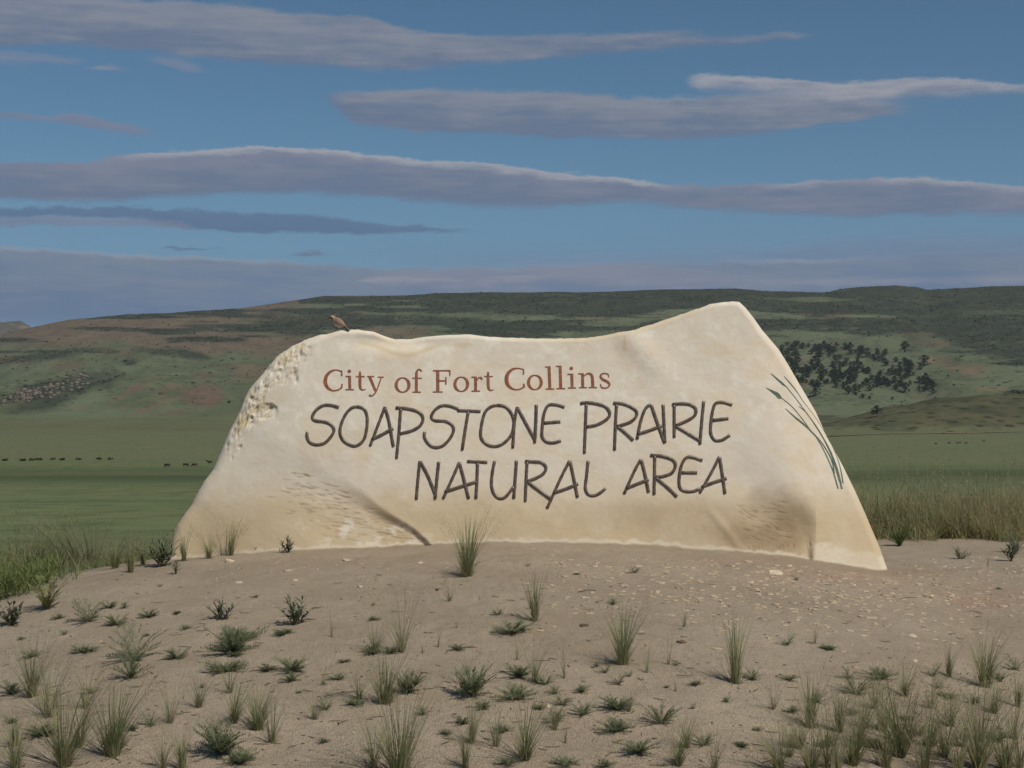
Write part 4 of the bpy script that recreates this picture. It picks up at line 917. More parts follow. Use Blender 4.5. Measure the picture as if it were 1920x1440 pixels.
# ------------------------------------------------------------------ horned lark on the stone
def lark():
    bx, by = 633, 619.5
    top_at = np.array(front[-1]); j = int(np.argmin(np.abs(cpx - bx))); base = Vector(front[-1, j]); base.z -= 0.001; base.y += 0.01
    e = empty("bird", base, "small brown lark with a black and yellow face perched on the stone's top left", "bird")
    S = 1.0
    # rings along the body from bill base to tail tip: x (negative = toward the left), z, half height, half width
    R = [(-.078, .078, .004, .004), (-.075, .080, .010, .009), (-.068, .083, .0165, .0140), (-.058, .083, .0185, .016), (-.048, .079, .0190, .018), (-.036, .069, .0240, .023), (-.022, .060, .0300, .028), (-.006, .054, .0325, .030), (.012, .052, .0300, .028),
         (.030, .050, .0230, .023), (.045, .045, .0150, .016), (.058, .038, .0085, .013), (.076, .029, .0050, .012), (.100, .018, .0035, .013), (.104, .017, .001, .008)]
    n = 16; vs, cs_ = [], []
    for x, z, hh, hw in R:
        for k in range(n):
            a = 6.2832 * k / n; vs.append((x, hw * math.cos(a), z + hh * math.sin(a)))
            s = math.sin(a); c_ = (.30, .215, .155) if s > -.1 else (.55, .47, .38)
            if -.03 < x < .04 and s > .2: c_ = (.24, .165, .115)
            if x < -.047 and s < .7: c_ = (.62, .54, .22)
            if -.072 < x < -.056 and -.5 < s < .15: c_ = (.02, .015, .012)
            if -.052 < x < -.036 and s < .0: c_ = (.035, .025, .018)
            if -.07 < x < -.05 and s > .8: c_ = (.05, .035, .025)
            if x > .045: c_ = (.06, .045, .035) if s < .5 else (.18, .125, .09)
            cs_.append((*c_, 1))
    fs = [(i * n + k, i * n + (k + 1) % n, (i + 1) * n + (k + 1) % n, (i + 1) * n + k) for i in range(len(R) - 1) for k in range(n)]
    fs += [tuple(reversed(range(n))), tuple((len(R) - 1) * n + k for k in range(n))]
    def mb(gg, b):
        a = attr(gg); nn = gg.noise(gg.scale3(tex(gg), (1, 1.5, 1.5)), 180, 3); gg.nt.links.new(gg.mix(gg.mul(gg.rng(nn, .45, .7), .35), a.outputs['Color'], (.12, .085, .06)), b.inputs['Base Color'])
    mbird = material("lark_plumage", (.3, .2, .15), .85, .15, mb)
    body = mesh_obj("body", vs, fs, mbird, e, attr=cs_)
    sm = body.modifiers.new("subdivision", 'SUBSURF'); sm.levels = 1; sm.render_levels = 1
    dk = leaf_mat("lark_dark_horn", (.03, .022, .018), (.05, .04, .03), .5, .4, 40); wg = leaf_mat("lark_wing_feathers", (.115, .075, .05), (.27, .185, .13), .85, .15, 90)
    v, f = tube([(-.076, 0, .079), (-.084, 0, .077), (-.091, 0, .0745)], [.0045, .003, .0006], 8); mesh_obj("beak", v, f, dk, e)
    for s in (-1, 1):
        v, f = blobs([(-.0665, s * .0115, .086)], [.0024], 3, 1, 0); mesh_obj("eye", v, [tuple(map(int, q)) for q in f], dk, e)
        v, f = tube([(-.060, s * .008, .097), (-.056, s * .009, .102), (-.050, s * .010, .105)], [.0025, .0018, .0004], 6); mesh_obj("feather_horn", v, f, dk, e)
        v, f = tube([(-.012, s * .011, .035), (-.006, s * .012, .018), (-.010, s * .012, .002)], [.0045, .0016, .0015], 6)
        for dx in (-.014, -.011, .010):
            v2, f2 = tube([(-.010, s * .012, .002), (-.010 + dx, s * (.012 + (.004 if dx == -.011 else -.002)), .0)], [.0013, .0008], 5); b0 = len(v); v += v2; f += [tuple(i + b0 for i in q) for q in f2]
        mesh_obj("leg", v, f, dk, e)
        # folded wing: layered feathers along the flank, shoulder a little lifted
        v, f = tube([(-.030, s * .017, .068), (-.012, s * .024, .066), (.012, s * .024, .058), (.038, s * .018, .049), (.066, s * .010, .038), (.082, s * .007, .031)], [.006, .015, .0145, .010, .005, .001], 10, .35, up=Vector((0, s * 1.0, .25)))
        mesh_obj("wing", v, f, wg, e)
    v, f = tube([(-.034, 0, .084), (-.026, .0, .090), (-.014, 0, .088), (-.004, 0, .079)], [.003, .0085, .008, .002], 8, .6); mesh_obj("raised_feathers", v, f, dk, e)
    e.rotation_euler = (0, math.radians(7), math.radians(-22)); e.scale = (.90, .98, 1.12)
lark()

# ------------------------------------------------------------------ plants on the mound
M_g1 = leaf_mat("bunchgrass_blade", (0.200, 0.230, 0.098), (0.34, 0.36, 0.175), .7, .25, 14, 0.5)
M_g2 = leaf_mat("dry_seed_stalk", (0.26, 0.22, 0.13), (0.33, 0.29, 0.18), .8, .2, 10, 0.5)
M_h = leaf_mat("dull_green_herb_leaf", (0.150, 0.180, 0.098), (0.26, 0.285, 0.165), .8, .2, 18, 0.5)
M_l = leaf_mat("grey_green_leaf", (0.17, 0.205, 0.122), (0.30, 0.335, 0.215), .7, .25, 9, 0.5)
M_ld = leaf_mat("dark_green_leaf", (0.10, 0.128, 0.068), (0.18, 0.205, 0.115), .65, .3, 9, 0.5)
M_lush = leaf_mat("fresh_green_leaf", (0.085, 0.125, 0.038), (0.19, 0.225, 0.085), .75, .2, 5, 0.5)
M_tw = leaf_mat("dead_twig", (0.10, 0.075, 0.055), (0.2, 0.16, 0.12), .9, .1, 9)
def blade(vs, fs, mi, base, h, lean, az, w, curl, m=0, seg=4, wind=0.0):
    """one curved ribbon; lean = horizontal reach at the tip as a fraction of the height"""
    b0 = len(vs); dx, dy = math.cos(az), math.sin(az); px_, py_ = -dy, dx
    tw = az + 1.2
    for i in range(seg + 1):
        t = i / seg; rr = h * lean * t ** curl; z = h * t * (1 - 0.12 * lean * t)
        c = Vector((base[0] + dx * rr + wind * t * t, base[1] + dy * rr, base[2] + z)); ww = w * (1 - t ** 1.6) / 2 + 0.0003
        s = Vector((px_ * ww, py_ * ww, 0)); s = Vector((math.cos(tw) * ww, math.sin(tw) * ww, 0)) * .5 + s * .7
        vs.append(c - s); vs.append(c + s)
    for i in range(seg): fs.append((b0 + 2 * i, b0 + 2 * i + 1, b0 + 2 * i + 3, b0 + 2 * i + 2)); mi.append(m)
def finish(name, vs, fs, mi, mats):
    me = mesh_obj(name, vs, fs, mats, smooth=True, link=False).data
    me.polygons.foreach_set('material_index', np.array(mi, dtype=np.int32)); return me
def tuft_mesh(seed, n, spread, base_r, seeds=0.0, w=0.0035, dry=0.1, wind=0.0, seg=4):
    """unit-height bunchgrass (height 1, scaled on placing)"""
    r = random.Random(seed); vs, fs, mi = [], [], []
    for _ in range(n):
        a = r.uniform(0, 6.283); q = base_r * r.random() ** .5; h = r.uniform(.35, 1.0) * (1 if r.random() < .8 else .5)
        blade(vs, fs, mi, (q * math.cos(a), q * math.sin(a), -.02), h, abs(r.gauss(spread, spread * .5)), a + r.gauss(0, .7), w * r.uniform(.7, 1.3), r.uniform(1.1, 2.2), 1 if r.random() < dry else 0, seg, wind * r.uniform(.5, 1.2))
        if r.random() < seeds:
            dx, dy = math.cos(a), math.sin(a); lean = r.uniform(.1, .5) + spread * .5; hh = r.uniform(.85, 1.12)
            blade(vs, fs, mi, (q * dx, q * dy, -.02), hh, lean, a, w * .55, 1.4, 1, 5, wind)
            for k in range(7):
                t = .68 + .32 * k / 6; c = (q * dx + dx * hh * lean * t ** 1.4 + wind * t * t, q * dy + dy * hh * lean * t ** 1.4, -.02 + hh * t * (1 - .12 * lean * t))
                blade(vs, fs, mi, c, .035, 1.2, r.uniform(0, 6.28), .008, 1, 1, 1)
    for _ in range(n // 4):                      # dead thatch at the foot
        a = r.uniform(0, 6.283); q = base_r * 1.2 * r.random() ** .5
        blade(vs, fs, mi, (q * math.cos(a), q * math.sin(a), -.02), r.uniform(.10, .34), r.uniform(.5, 1.6), a + r.gauss(0, .8), w, r.uniform(.8, 1.6), 1, 2)
    return finish("grass_tuft", vs, fs, mi, [M_g1, M_g2])
def herb_mesh(seed, n=26, flat=0.5, mat=None):
    """unit-width mat of short leafy sprays"""
    r = random.Random(seed); vs, fs, mi = [], [], []
    for _ in range(int(n * 1.5)):
        a = r.uniform(0, 6.283); L = r.uniform(.15, .6); up = r.uniform(.12, .55) * flat * 1.4
        for k in range(13):
            t = (k + 1) / 13; c = (math.cos(a) * L * t, math.sin(a) * L * t, up * t * (1.25 - .4 * t) - .01)
            for s in (-1, 1): blade(vs, fs, mi, c, r.uniform(.04, .11), r.uniform(.8, 2.0), a + s * r.uniform(.4, 1.3), .017, 1, 0, 2)
    return finish("herb", vs, fs, mi, [mat or M_h])
# blade widths are given for a plant of unit height, so real width = width * height
T_dense = [tuft_mesh(s, 150, .45, .07, .12, .009, .16, wind=w_) for s, w_ in ((1, .05), (2, -.06), (13, .12))]
T_mid = [tuft_mesh(s, 90, .52, .05, .2, .009, .2, wind=w_) for s, w_ in ((3, .1), (4, -.1), (5, 0), (14, .16))]
T_wisp = [tuft_mesh(s, 34, .55, .05, .6, .008, .35, wind=w_) for s, w_ in ((6, .12), (7, -.12), (8, .02))]
T_thin = [tuft_mesh(s, 11, .22, .03, .3, .011, .3) for s in (9, 10)]
T_up = [tuft_mesh(s, 70, .22, .05, .2, .010, .15, wind=w_) for s, w_ in ((11, .04), (12, -.05), (15, .08))]
H_m = [herb_mesh(s, n, f) for s, n, f in ((21, 20, .45), (22, 26, .6), (23, 16, .8), (24, 30, .4), (25, 12, .9))]
H_bush = [herb_mesh(s, n, f) for s, n, f in ((31, 30, .6), (32, 40, .95))]
KIND = {'D': T_dense, 'M': T_mid, 'W': T_wisp, 'T': T_thin, 'U': T_up, 'H': H_m, 'B': H_bush}
pr_ = random.Random(99)
def put(kind, x, y, size, label, group, cat="grass tuft", name="grass_tuft", rz=None):
    p = hit(x, y); s = size / FPX * p.y * (1.22 if kind in 'HB' else 1.15)
    me = pr_.choice(KIND[kind]); o = bpy.data.objects.new(name, me); COL.objects.link(o); o.location = p
    o.scale = (s, s, s * pr_.uniform(.92, 1.08)); o.rotation_euler = (0, 0, pr_.uniform(0, 6.28) if rz is None else rz)
    tag(o, label, cat, group); return o
TU = [
 ('D', 212, 1417, 152, "thick upright grass tuft near the bottom left corner, darkest at its root"),
 ('M', 120, 1438, 175, "tall wispy grass tuft leaving the frame left of the thick bottom-left tuft"),
 ('M', 58, 1308, 115, "feathery grass tuft close to the left edge of the photo, middle height"),
 ('W', 91, 1345, 130, "thin seeded grass standing between the two left-edge tufts"),
 ('W', 150, 1400, 140, "loose seeded grass just left of the thick bottom-left tuft"),
 ('M', 373, 1327, 62, "short green tuft right of the thick bottom-left tuft"),
 ('W', 319, 1356, 80, "sparse pale tuft below the short green one"),
 ('M', 440, 1356, 88, "left half of the bushy pair in the lower left middle"),
 ('D', 484, 1368, 100, "right half of the bushy pair in the lower left middle, spreading right"),
 ('W', 510, 1392, 90, "arching stalks below the bushy pair"),
 ('W', 307, 1442, 88, "thin stalks at the bottom edge, right of the thick tuft"),
 ('U', 342, 1444, 92, "upright stalks at the bottom edge, second right of the thick tuft"),
 ('T', 607, 1285, 52, "lone thin upright sprig above the fallen straw"),
 ('T', 622, 1195, 45, "pale sprig right of the round leafy plant"),
 ('D', 877, 1081, 104, "full grass tuft alone against the stone's base below the letters NA"),
 ('U', 1003, 1165, 96, "narrow upright tuft below the letter R of NATURAL"),
 ('D', 1168, 1246, 108, "fan-shaped tuft in the centre right of the bare slope"),
 ('T', 1213, 1262, 62, "thin blades right of the fan-shaped tuft"),
 ('T', 1253, 1247, 62, "faint blades second right of the fan-shaped tuft"),
 ('T', 1058, 1272, 66, "thin sprig left of the fan-shaped tuft"),
 ('W', 1004, 1280, 92, "open sprawling stalks below the narrow upright tuft"),
 ('T', 970, 1238, 48, "small pale sprig beside the silver-leaved mat"),
 ('W', 877, 1267, 50, "branching sprig above the dark green mats in the middle"),
 ('W', 752, 1224, 118, "tall open seeded stalks leaning right above the broad middle tuft"),
 ('M', 702, 1224, 62, "short tuft left of the tall open stalks"),
 ('D', 722, 1320, 112, "broad tuft left of the middle with a dark green base"),
 ('W', 673, 1312, 62, "thin tuft on the left flank of the broad middle tuft"),
 ('T', 822, 1214, 42, "small brown-stemmed sprig in the middle of the bare patch"),
 ('T', 792, 1225, 36, "tiny single stalk right of the tall open stalks"),
 ('T', 857, 1178, 26, "tiny stem in the bare middle of the slope"),
 ('W', 843, 1128, 46, "faint dry stalks below the full tuft at the stone"),
 ('D', 748, 1462, 172, "large arching tuft cut by the bottom edge left of centre"),
 ('U', 885, 1394, 84, "slim tuft right of the large arching bottom tuft"),
 ('U', 873, 1442, 84, "tuft at the bottom edge right of the large arching one"),
 ('M', 985, 1426, 134, "tall spreading tuft in the bottom centre"),
 ('W', 1040, 1370, 70, "dry stalks right of the tall spreading bottom tuft"),
 ('T', 1060, 1395, 50, "leaning sprig right of the bottom centre tuft"),
 ('M', 1272, 1436, 92, "bluish narrow-leaved tuft at the bottom right of centre"),
 ('T', 1267, 1298, 38, "tiny sprig right of the centre mats"),
 ('U', 1379, 1282, 130, "tall tuft with brown root below the letter A of AREA"),
 ('T', 1528, 1206, 46, "single upright stalk below the right hollow of the stone"),
 ('T', 1283, 1175, 58, "single faint stalk at the right of the bare slope"),
 ('U', 1520, 1366, 122, "tall narrow tuft at the left of the thick right-hand grass"),
 ('D', 1846, 1288, 108, "dense fan of grass near the right edge, middle height"),
 ('U', 1779, 1268, 62, "slim tuft left of the dense right-edge fan"),
 ('U', 1574, 1373, 92, "upright tuft right of the tall narrow one"),
 ('M', 1697, 1306, 72, "rounded tuft left of the dense right-edge fan"),
 ('M', 1687, 1420, 165, "tall thick tuft at the lower right"),
 ('W', 1660, 1440, 150, "tuft in front of the tall thick one at the lower right"),
 ('M', 1836, 1444, 180, "tallest tuft at the lower right corner"),
 ('M', 1783, 1362, 68, "medium tuft between the lower right thickets"),
 ('M', 1864, 1338, 80, "tuft directly below the dense right-edge fan"),
 ('U', 1908, 1326, 72, "tuft cut by the right edge"),
 ('M', 1461, 1446, 112, "bottom-edge tuft starting the right-hand grass"),
 ('M', 1522, 1450, 124, "second bottom-edge tuft of the right-hand grass"),
 ('W', 1622, 1366, 84, "wispy tuft in the middle of the right-hand grass"),
 ('W', 1340, 1446, 78, "dry stalks at the bottom edge left of the right-hand grass"),
 ('W', 1735, 1444, 150, "bottom-edge tuft between the two tallest right ones"),
 ('M', 1886, 1444, 142, "bottom-edge tuft at the right corner"),
 ('M', 1288, 1404, 64, "short bluish tuft above the bottom right of centre"),
 ('T', 1852, 1062, 26, "little sprig beyond the stone's right foot"),
 ('W', 1570, 1452, 110, "third bottom-edge tuft of the right-hand grass"),
 ('W', 1798, 1446, 130, "bottom-edge tuft left of the tallest corner tuft"),
 ('W', 1912, 1440, 120, "seeded stalks leaving the frame at the bottom right corner"),
 ('W', 1640, 1330, 84, "seeded stalks above the tall thick lower right tuft"),
 ('W', 1745, 1330, 80, "seeded stalks left of the medium tuft at the right"),
 ('W', 1450, 1330, 60, "faint stalks left of the tall narrow right tuft"),
 ('W', 1180, 1335, 50, "few dry stems between the low mats right of centre"),
 ('U', 28, 1400, 70, "short tuft at the left edge near the bottom"),
 ('W', 590, 1350, 60, "few pale stems right of the bushy pair"),
]
TU += [('M', 1600, 1436, 130, "arching tuft at the bottom edge inside the right-hand grass"), ('W', 1700, 1395, 120, "loose seeded stalks in front of the lower right thicket"), ('M', 1500, 1405, 80, "low tuft at the foot of the tall narrow right tuft"), ('W', 1550, 1440, 130, "open seeded stalks rising from the bottom edge at right"),
 ('W', 1770, 1420, 130, "open stalks between the two lower right thickets"), ('M', 1655, 1370, 90, "tuft behind the tall thick lower right one"), ('W', 1840, 1390, 110, "pale stalks above the tallest corner tuft"), ('M', 1610, 1400, 84, "short wide tuft inside the right-hand grass"),
 ('W', 1480, 1420, 90, "pale stalks at the left end of the right-hand grass"), ('M', 1745, 1400, 90, "tuft just left of the medium lower right one"), ('W', 1900, 1385, 100, "pale stalks at the right edge below the cut tuft"), ('M', 30, 1444, 100, "grass at the bottom left corner"), ('W', 160, 1330, 90, "faint seeded stalks above the thick bottom-left tuft"),
 ('W', 430, 1300, 80, "faint stalks above the bushy pair"), ('W', 930, 1400, 90, "loose stalks left of the tall spreading bottom tuft"), ('W', 700, 1440, 110, "loose stalks left of the large arching bottom tuft")]
for k, x, y, s, lab in TU: put(k, x, y, s, lab, "grass tufts growing on the dirt mound")
HB = [(249, 1238, 92, "wide dark green mat left of centre in the middle row"), (436, 1226, 92, "widest ragged green mat below the round leafy plants"), (451, 1199, 62, "green mat just above the widest ragged one"), (428, 1259, 64, "low mat just below the widest ragged one"),
      (548, 1260, 56, "mat right of the widest ragged one"), (163, 1166, 60, "flat mat on the upper left slope"), (245, 1271, 62, "mat under the wide dark green one"), (412, 1416, 84, "big mat at the bottom left of centre"), (450, 1430, 62, "mat touching the bottom edge left of centre"),
      (78, 1380, 62, "mat under the left-edge grass"), (960, 1189, 64, "silvery-centred mat below the narrow upright tuft"), (887, 1306, 72, "bushy dark mat in the middle of the lower slope"), (967, 1312, 66, "mat right of the bushy dark middle mat"), (1157, 1331, 52, "mat below the fan-shaped tuft"),
      (1240, 1358, 60, "pale green mat right of centre, lower row"), (1155, 1372, 60, "mat in the lower row below the fan-shaped tuft"), (1197, 1413, 64, "lowest wide mat right of centre"), (1606, 1302, 54, "dark mat left of the right-hand grass"), (1651, 1273, 54, "mat above the right-hand grass"), (767, 1299, 52, "dark bush at the right foot of the broad middle tuft"),
      (1060, 1438, 48, "mat at the bottom edge right of the spreading tuft"), (973, 1270, 48, "mat at the foot of the open sprawling stalks")]
for x, y, w, lab in HB: put('B' if w in (72, 52, 84) else 'H', x, y, w, lab, "low green mats on the dirt mound", "plant", "low_herb")
SMALL = [(58,1232,34),(160,1224,40),(331,1236,40),(502,1258,36),(545,1279,34),(632,1275,32),(204,1141,28),(233,1141,22),(218,1172,38),(278,1158,34),(333,1151,16),(348,1180,22),(533,1190,34),(109,1161,24),(609,1332,32),(607,1394,22),(23,1357,26),(249,1371,24),(23,1302,46),(282,1362,34),(703,1163,22),(697,1226,40),(732,1226,32),(933,1154,22),(860,1219,28),(1023,1284,34),(1040,1302,28),(1055,1322,34),
         (1090,1299,26),(1093,1342,42),(1160,1284,32),(1133,1439,34),(837,1378,24),(793,1341,28),(867,1358,32),(943,1372,36),(1043,1355,40),(667,1323,34),(647,1242,20),(1190,1074,20),(1082,1078,12),(1150,1134,22),(1267,1248,14),(953,1436,38),(690,1411,20),(1477,1209,28),(1554,1219,28),(1411,1275,38),(1481,1276,30),(1306,1284,24),(1363,1318,20),(1592,1274,28),(1534,1318,38),(1751,1269,30),(1779,1309,32),
         (1485,1337,32),(1876,1277,28),(1904,1257,36),(1320,1398,42),(1874,1105,12),(1494,1088,12),(120,1190,14),(275,1193,12),(440,1230,30),(380,1290,14),(905,1330,34),(1010,1330,26),(780,1285,26),(1120,1250,18),(1135,1262,24),(1180,1270,16),(700,1136,10),(820,1108,10),(990,1062,10),(1300,1330,14),(1420,1370,22),(1390,1400,26),(1250,1290,12),(560,1300,14),(170,1300,26),(40,1200,16),(300,1100,10),(480,1120,10),(1600,1340,30),(1640,1400,40),(1720,1380,40),(1550,1400,36),(1800,1400,40),(1870,1390,40),(1760,1290,26),(1828,1320,30),(1480,1400,28),(1700,1350,30)]
ANCH = [(x, y, lab) for k_, x, y, s_, lab in TU if len(lab.split()) <= 10] + [(x, y, lab) for x, y, w, lab in HB if len(lab.split()) <= 10]
used_l = set()
for x, y, w in SMALL:
    for ax_, ay_, al_ in sorted(ANCH, key=lambda q: math.hypot(q[0] - x, (q[1] - y) * 1.8)):
        dx_, dy_ = x - ax_, (y - ay_) * 1.8
        dr_ = ("right of" if dx_ > 0 else "left of") if abs(dx_) > abs(dy_) else ("below" if dy_ > 0 else "above")
        lb = "small sprout just %s the %s" % (dr_, al_)
        if lb not in used_l: break
    used_l.add(lb); put('H', x, y, w, lb, "small sprouts on the dirt mound", "plant", "herb_sprout")

# leafy plants: every leaf is a part
def leaf_mesh(L, W, mat):
    vs, fs = [], []; n = 6
    for i in range(n + 1):
        t = i / n; w = W * math.sin(math.pi * min(t * .95 + .05, 1)) ** .8; y = L * t; z = -.25 * L * t * t
        vs += [(-w / 2, y, z + .12 * w), (0, y, z), (w / 2, y, z + .12 * w), (0, y, z - .0015)]
    for i in range(n):
        a = i * 4; b = a + 4
        fs += [(a, a + 1, b + 1, b), (a + 1, a + 2, b + 2, b + 1), (a + 2, a + 3, b + 3, b + 2), (a + 3, a, b, b + 3)]
    return mesh_obj("leaf", vs, fs, mat, link=False).data
LM = {'g': [leaf_mesh(1, .26, M_l), leaf_mesh(1, .2, M_l)], 'd': [leaf_mesh(1, .24, M_ld), leaf_mesh(1, .3, M_ld)], 'n': [leaf_mesh(1, .12, M_ld), leaf_mesh(1, .14, M_l)]}
def leafy(x, y, wpx, hpx, nst, kind, label, seed):
    r = random.Random(seed); p = hit(x, y); s = p.y / FPX; Wd, Ht = wpx * s, hpx * s
    e = empty("leafy_plant", p, label, "plant", "broad-leaved plants in front of the stone")
    for k in range(nst):
        a = 6.283 * k / nst + r.uniform(-.3, .3); tilt = r.uniform(.1, 1.0); ex = Wd / 2 * tilt * .85; ez = Ht * (1 - .55 * tilt ** 2) * r.uniform(.7, .95)
        P = [Vector((0, 0, -.01)), Vector((math.cos(a) * ex * .45, math.sin(a) * ex * .45, ez * .45)), Vector((math.cos(a) * ex, math.sin(a) * ex, ez))]
        v, f = tube(P, [.0035, .003, .0018], 5); mesh_obj("stem", v, f, M_tw if r.random() < .3 else M_l, e)
        nl = 9
        for q in range(nl):
            t = .25 + .75 * q / (nl - 1); c = P[0] * (1 - t) ** 2 + 2 * P[1] * t * (1 - t) + P[2] * t * t
            o = bpy.data.objects.new("leaf", r.choice(LM[kind])); COL.objects.link(o); o.parent = e; o.location = c
            L = r.uniform(.26, .40) * Ht * (1.1 - .4 * t) if kind != 'n' else r.uniform(.35, .6) * Ht; o.scale = (L,) * 3
            o.rotation_euler = (r.uniform(.35, 1.15), 0, a - math.pi / 2 + (q * 2.4) + r.uniform(-.4, .4) if t < .93 else a - math.pi / 2)
leafy(415, 1162, 74, 50, 9, 'g', "round grey-green leafy plant on the left slope, left of its twin", 1)
leafy(553, 1172, 68, 66, 10, 'g', "taller grey-green leafy plant on the left slope, right of its twin", 2)
leafy(22, 1174, 84, 50, 11, 'd', "dark leafy plant at the left edge below the green growth", 3)
leafy(540, 1036, 48, 32, 8, 'd', "dark leafy plant against the stone's base below the left facet", 4)
leafy(474, 1038, 34, 24, 6, 'd', "smaller leafy plant against the stone's base, left of the dark one", 5)
leafy(304, 1062, 76, 50, 11, 'n', "spiky dark green plant at the stone's left foot", 6)
leafy(330, 1076, 24, 26, 4, 'n', "little spiky plant just in front of the stone's left foot", 7)
leafy(1798, 1048, 56, 22, 7, 'n', "dry sprawling plant on the dirt right of the stone", 8)
leafy(1896, 1052, 48, 34, 8, 'n', "spiky sprawling plant near the right edge beyond the stone", 9)

# greenery at the left end of the mound
def put2(me, x, y, s, label, group, cat, name, rz=0.0, sx=1.0, y1=16.0):
    p = hit(x, y, 3.5, y1); s = s / FPX * p.y; o = bpy.data.objects.new(name, me); COL.objects.link(o); o.location = p; o.scale = (s * sx, s * sx, s); o.rotation_euler = (0, 0, rz); tag(o, label, cat, group); return o
T_lean = tuft_mesh(51, 150, .34, .10, .22, .011, .22, wind=-.55, seg=6)
T_lean2 = tuft_mesh(52, 90, .30, .14, .4, .011, .3, wind=-.15, seg=5)
put2(T_lean, 140, 1064, 138, "tall grass bunch leaning left at the left end of the mound", "tall grasses left of the stone", "grass tuft", "grass_tuft")
put2(T_lean2, 172, 1062, 112, "tall thin seeded grass upright beside the leaning bunch", "tall grasses left of the stone", "grass tuft", "grass_tuft")
for k, (x, y, s, lab) in enumerate([(215, 1066, 62, "short grass clump right of the tall leaning bunch"), (245, 1074, 62, "grass clump left of the spiky plant at the stone's foot"), (345, 1052, 52, "grass clump touching the stone's left foot"), (392, 1047, 48, "pale grass clump against the stone's left end"),
                                    (434, 1042, 58, "thin grass against the stone, right of the pale clump"), (268, 1060, 48, "grass behind the spiky plant"), (190, 1060, 60, "grass between the leaning bunch and the short clump"), (75, 1060, 90, "grass at the back of the left green growth")]):
    put2(T_up[k % 2] if k % 3 else T_mid[k % 3], x, y, s * 1.35, lab, "tall grasses left of the stone", "grass tuft", "grass_tuft", k * 1.3)
# leafy green cover at the far left
vs, fs, mi = [], [], []; r = random.Random(61)
for _ in range(5200):
    x = r.uniform(-180, 118); y = r.uniform(1030, 1128) - max(0, x - 10) * .35
    if x > 60 and r.random() < .5: continue
    p = hit(x, y, 8, 16)
    for q in range(3): blade(vs, fs, mi, (p.x + r.gauss(0, .02), p.y + r.gauss(0, .04), p.z + r.uniform(0, .12)), r.uniform(.02, .09), r.uniform(.3, 1.6), r.uniform(0, 6.28), r.uniform(.004, .009), 1.2, 0, 2)
for _ in range(900):
    x = r.uniform(-180, 150); y = r.uniform(1020, 1090)
    p = hit(x, y, 8, 16); mi2 = []; blade(vs, fs, mi, (p.x, p.y, p.z), r.uniform(.08, .24), r.uniform(.2, .8), r.uniform(0, 6.28), .005, 1.5, 1, 3)
for _ in range(34):
    p = hit(r.uniform(-60, 100), r.uniform(1040, 1115), 8, 16)
    for q in range(40):
        a_ = r.uniform(0, 6.28); t_ = r.random(); L_2 = r.uniform(.05, .16)
        blade(vs, fs, mi, (p.x + math.cos(a_) * L_2 * t_, p.y + math.sin(a_) * L_2 * t_, p.z + L_2 * 1.3 * t_), r.uniform(.02, .05), 1.2, r.uniform(0, 6.28), .008, 1, 0, 2)
me = finish("green_undergrowth", vs, fs, mi, [M_lush, M_g1]); o = bpy.data.objects.new("green_undergrowth", me); COL.objects.link(o); tag(o, "bright green low growth at the far left of the mound", kind='stuff')
put2(herb_mesh(71, 30, 1.4, leaf_mat("yellow_green_leaf", (.13, .15, .05), (.22, .23, .09), .8, .2, 9)), 88, 1142, 70, "loose yellow-green plant below the green growth at left", "tall grasses left of the stone", "plant", "low_herb")
# grass on the mound's back at left and behind the stone
def tall_grass(name, label, n, xr, yr, hr, seed, gold):
    r = random.Random(seed); vs, fs, mi = [], [], []; XS = []; 
    for _ in range(n):
        Yv = yr[0] + (yr[1] - yr[0]) * r.random() ** 1.3; px = r.uniform(*xr); X = (px - CX) / FPX * Yv
        edge_ = yr[0] + .9 * vnoise(X * 3.1, 3.3, 8) ** 1.5 + .3 * vnoise(X * 13, 1.3, 9)
        if Yv < edge_: continue
        clump = vnoise(X * 1.6, Yv * .8, 5)
        if r.random() > clump * 1.5: continue
        XS.append((X, Yv, float(clump)))
    zs = ground_z(np.array([q[0] for q in XS]), np.array([q[1] for q in XS]))
    for (X, Yv, cl), z in zip(XS, zs):
        h = r.uniform(*hr) * (.45 + 1.0 * cl) * (.45 + .55 * min(1, (Yv - yr[0]) / 1.6)); m = (1 if r.random() < .8 else 3) if r.random() < gold * (.4 + 1.6 * vnoise(X * 2.3 + 7, Yv, 3)) else (2 if r.random() < .35 else 0)
        blade(vs, fs, mi, (X, Yv, float(z) - .02), h, r.uniform(.1, 1.4), r.uniform(0, 6.28), r.uniform(.003, .007), r.uniform(1.2, 2.2), m, 3)
        if r.random() < .1:
            hh = h * r.uniform(1.1, 1.5); blade(vs, fs, mi, (X, Yv, float(z)), hh, .1, r.uniform(0, 6.28), .003, 1, 3, 3)
            for k in range(4): blade(vs, fs, mi, (X + r.gauss(0, .006), Yv, float(z) + hh * (.75 + .06 * k)), .03, .8, r.uniform(0, 6.28), .005, 1, 3, 1)
    me = finish(name, vs, fs, mi, [M_g1, leaf_mat("golden_" + name, (.26, .20, .09), (.38, .30, .16), .8, .2, 6, 0.4), M_lush, M_g2]); o = bpy.data.objects.new(name, me); COL.objects.link(o); tag(o, label, kind='stuff')
tall_grass("tall_grass", "thick tall green and golden grass right of the stone", 33000, (1560, 2150), (13.7, 20.5), (.18, .47), 41, .45)
tall_grass("meadow_grass", "grass thinning out behind the left end of the mound", 20000, (-260, 420), (11.7, 19.0), (.10, .30), 42, .10)
put2(herb_mesh(72, 34, 1.3, M_lush), 1687, 1024, 46, "small green bush in front of the tall grass right of the stone", "bushes beyond the stone", "bush", "small_bush")
put2(herb_mesh(73, 30, 1.3, M_ld), 1905, 1036, 44, "dark green bush in front of the tall grass at the right edge", "bushes beyond the stone", "bush", "small_bush")

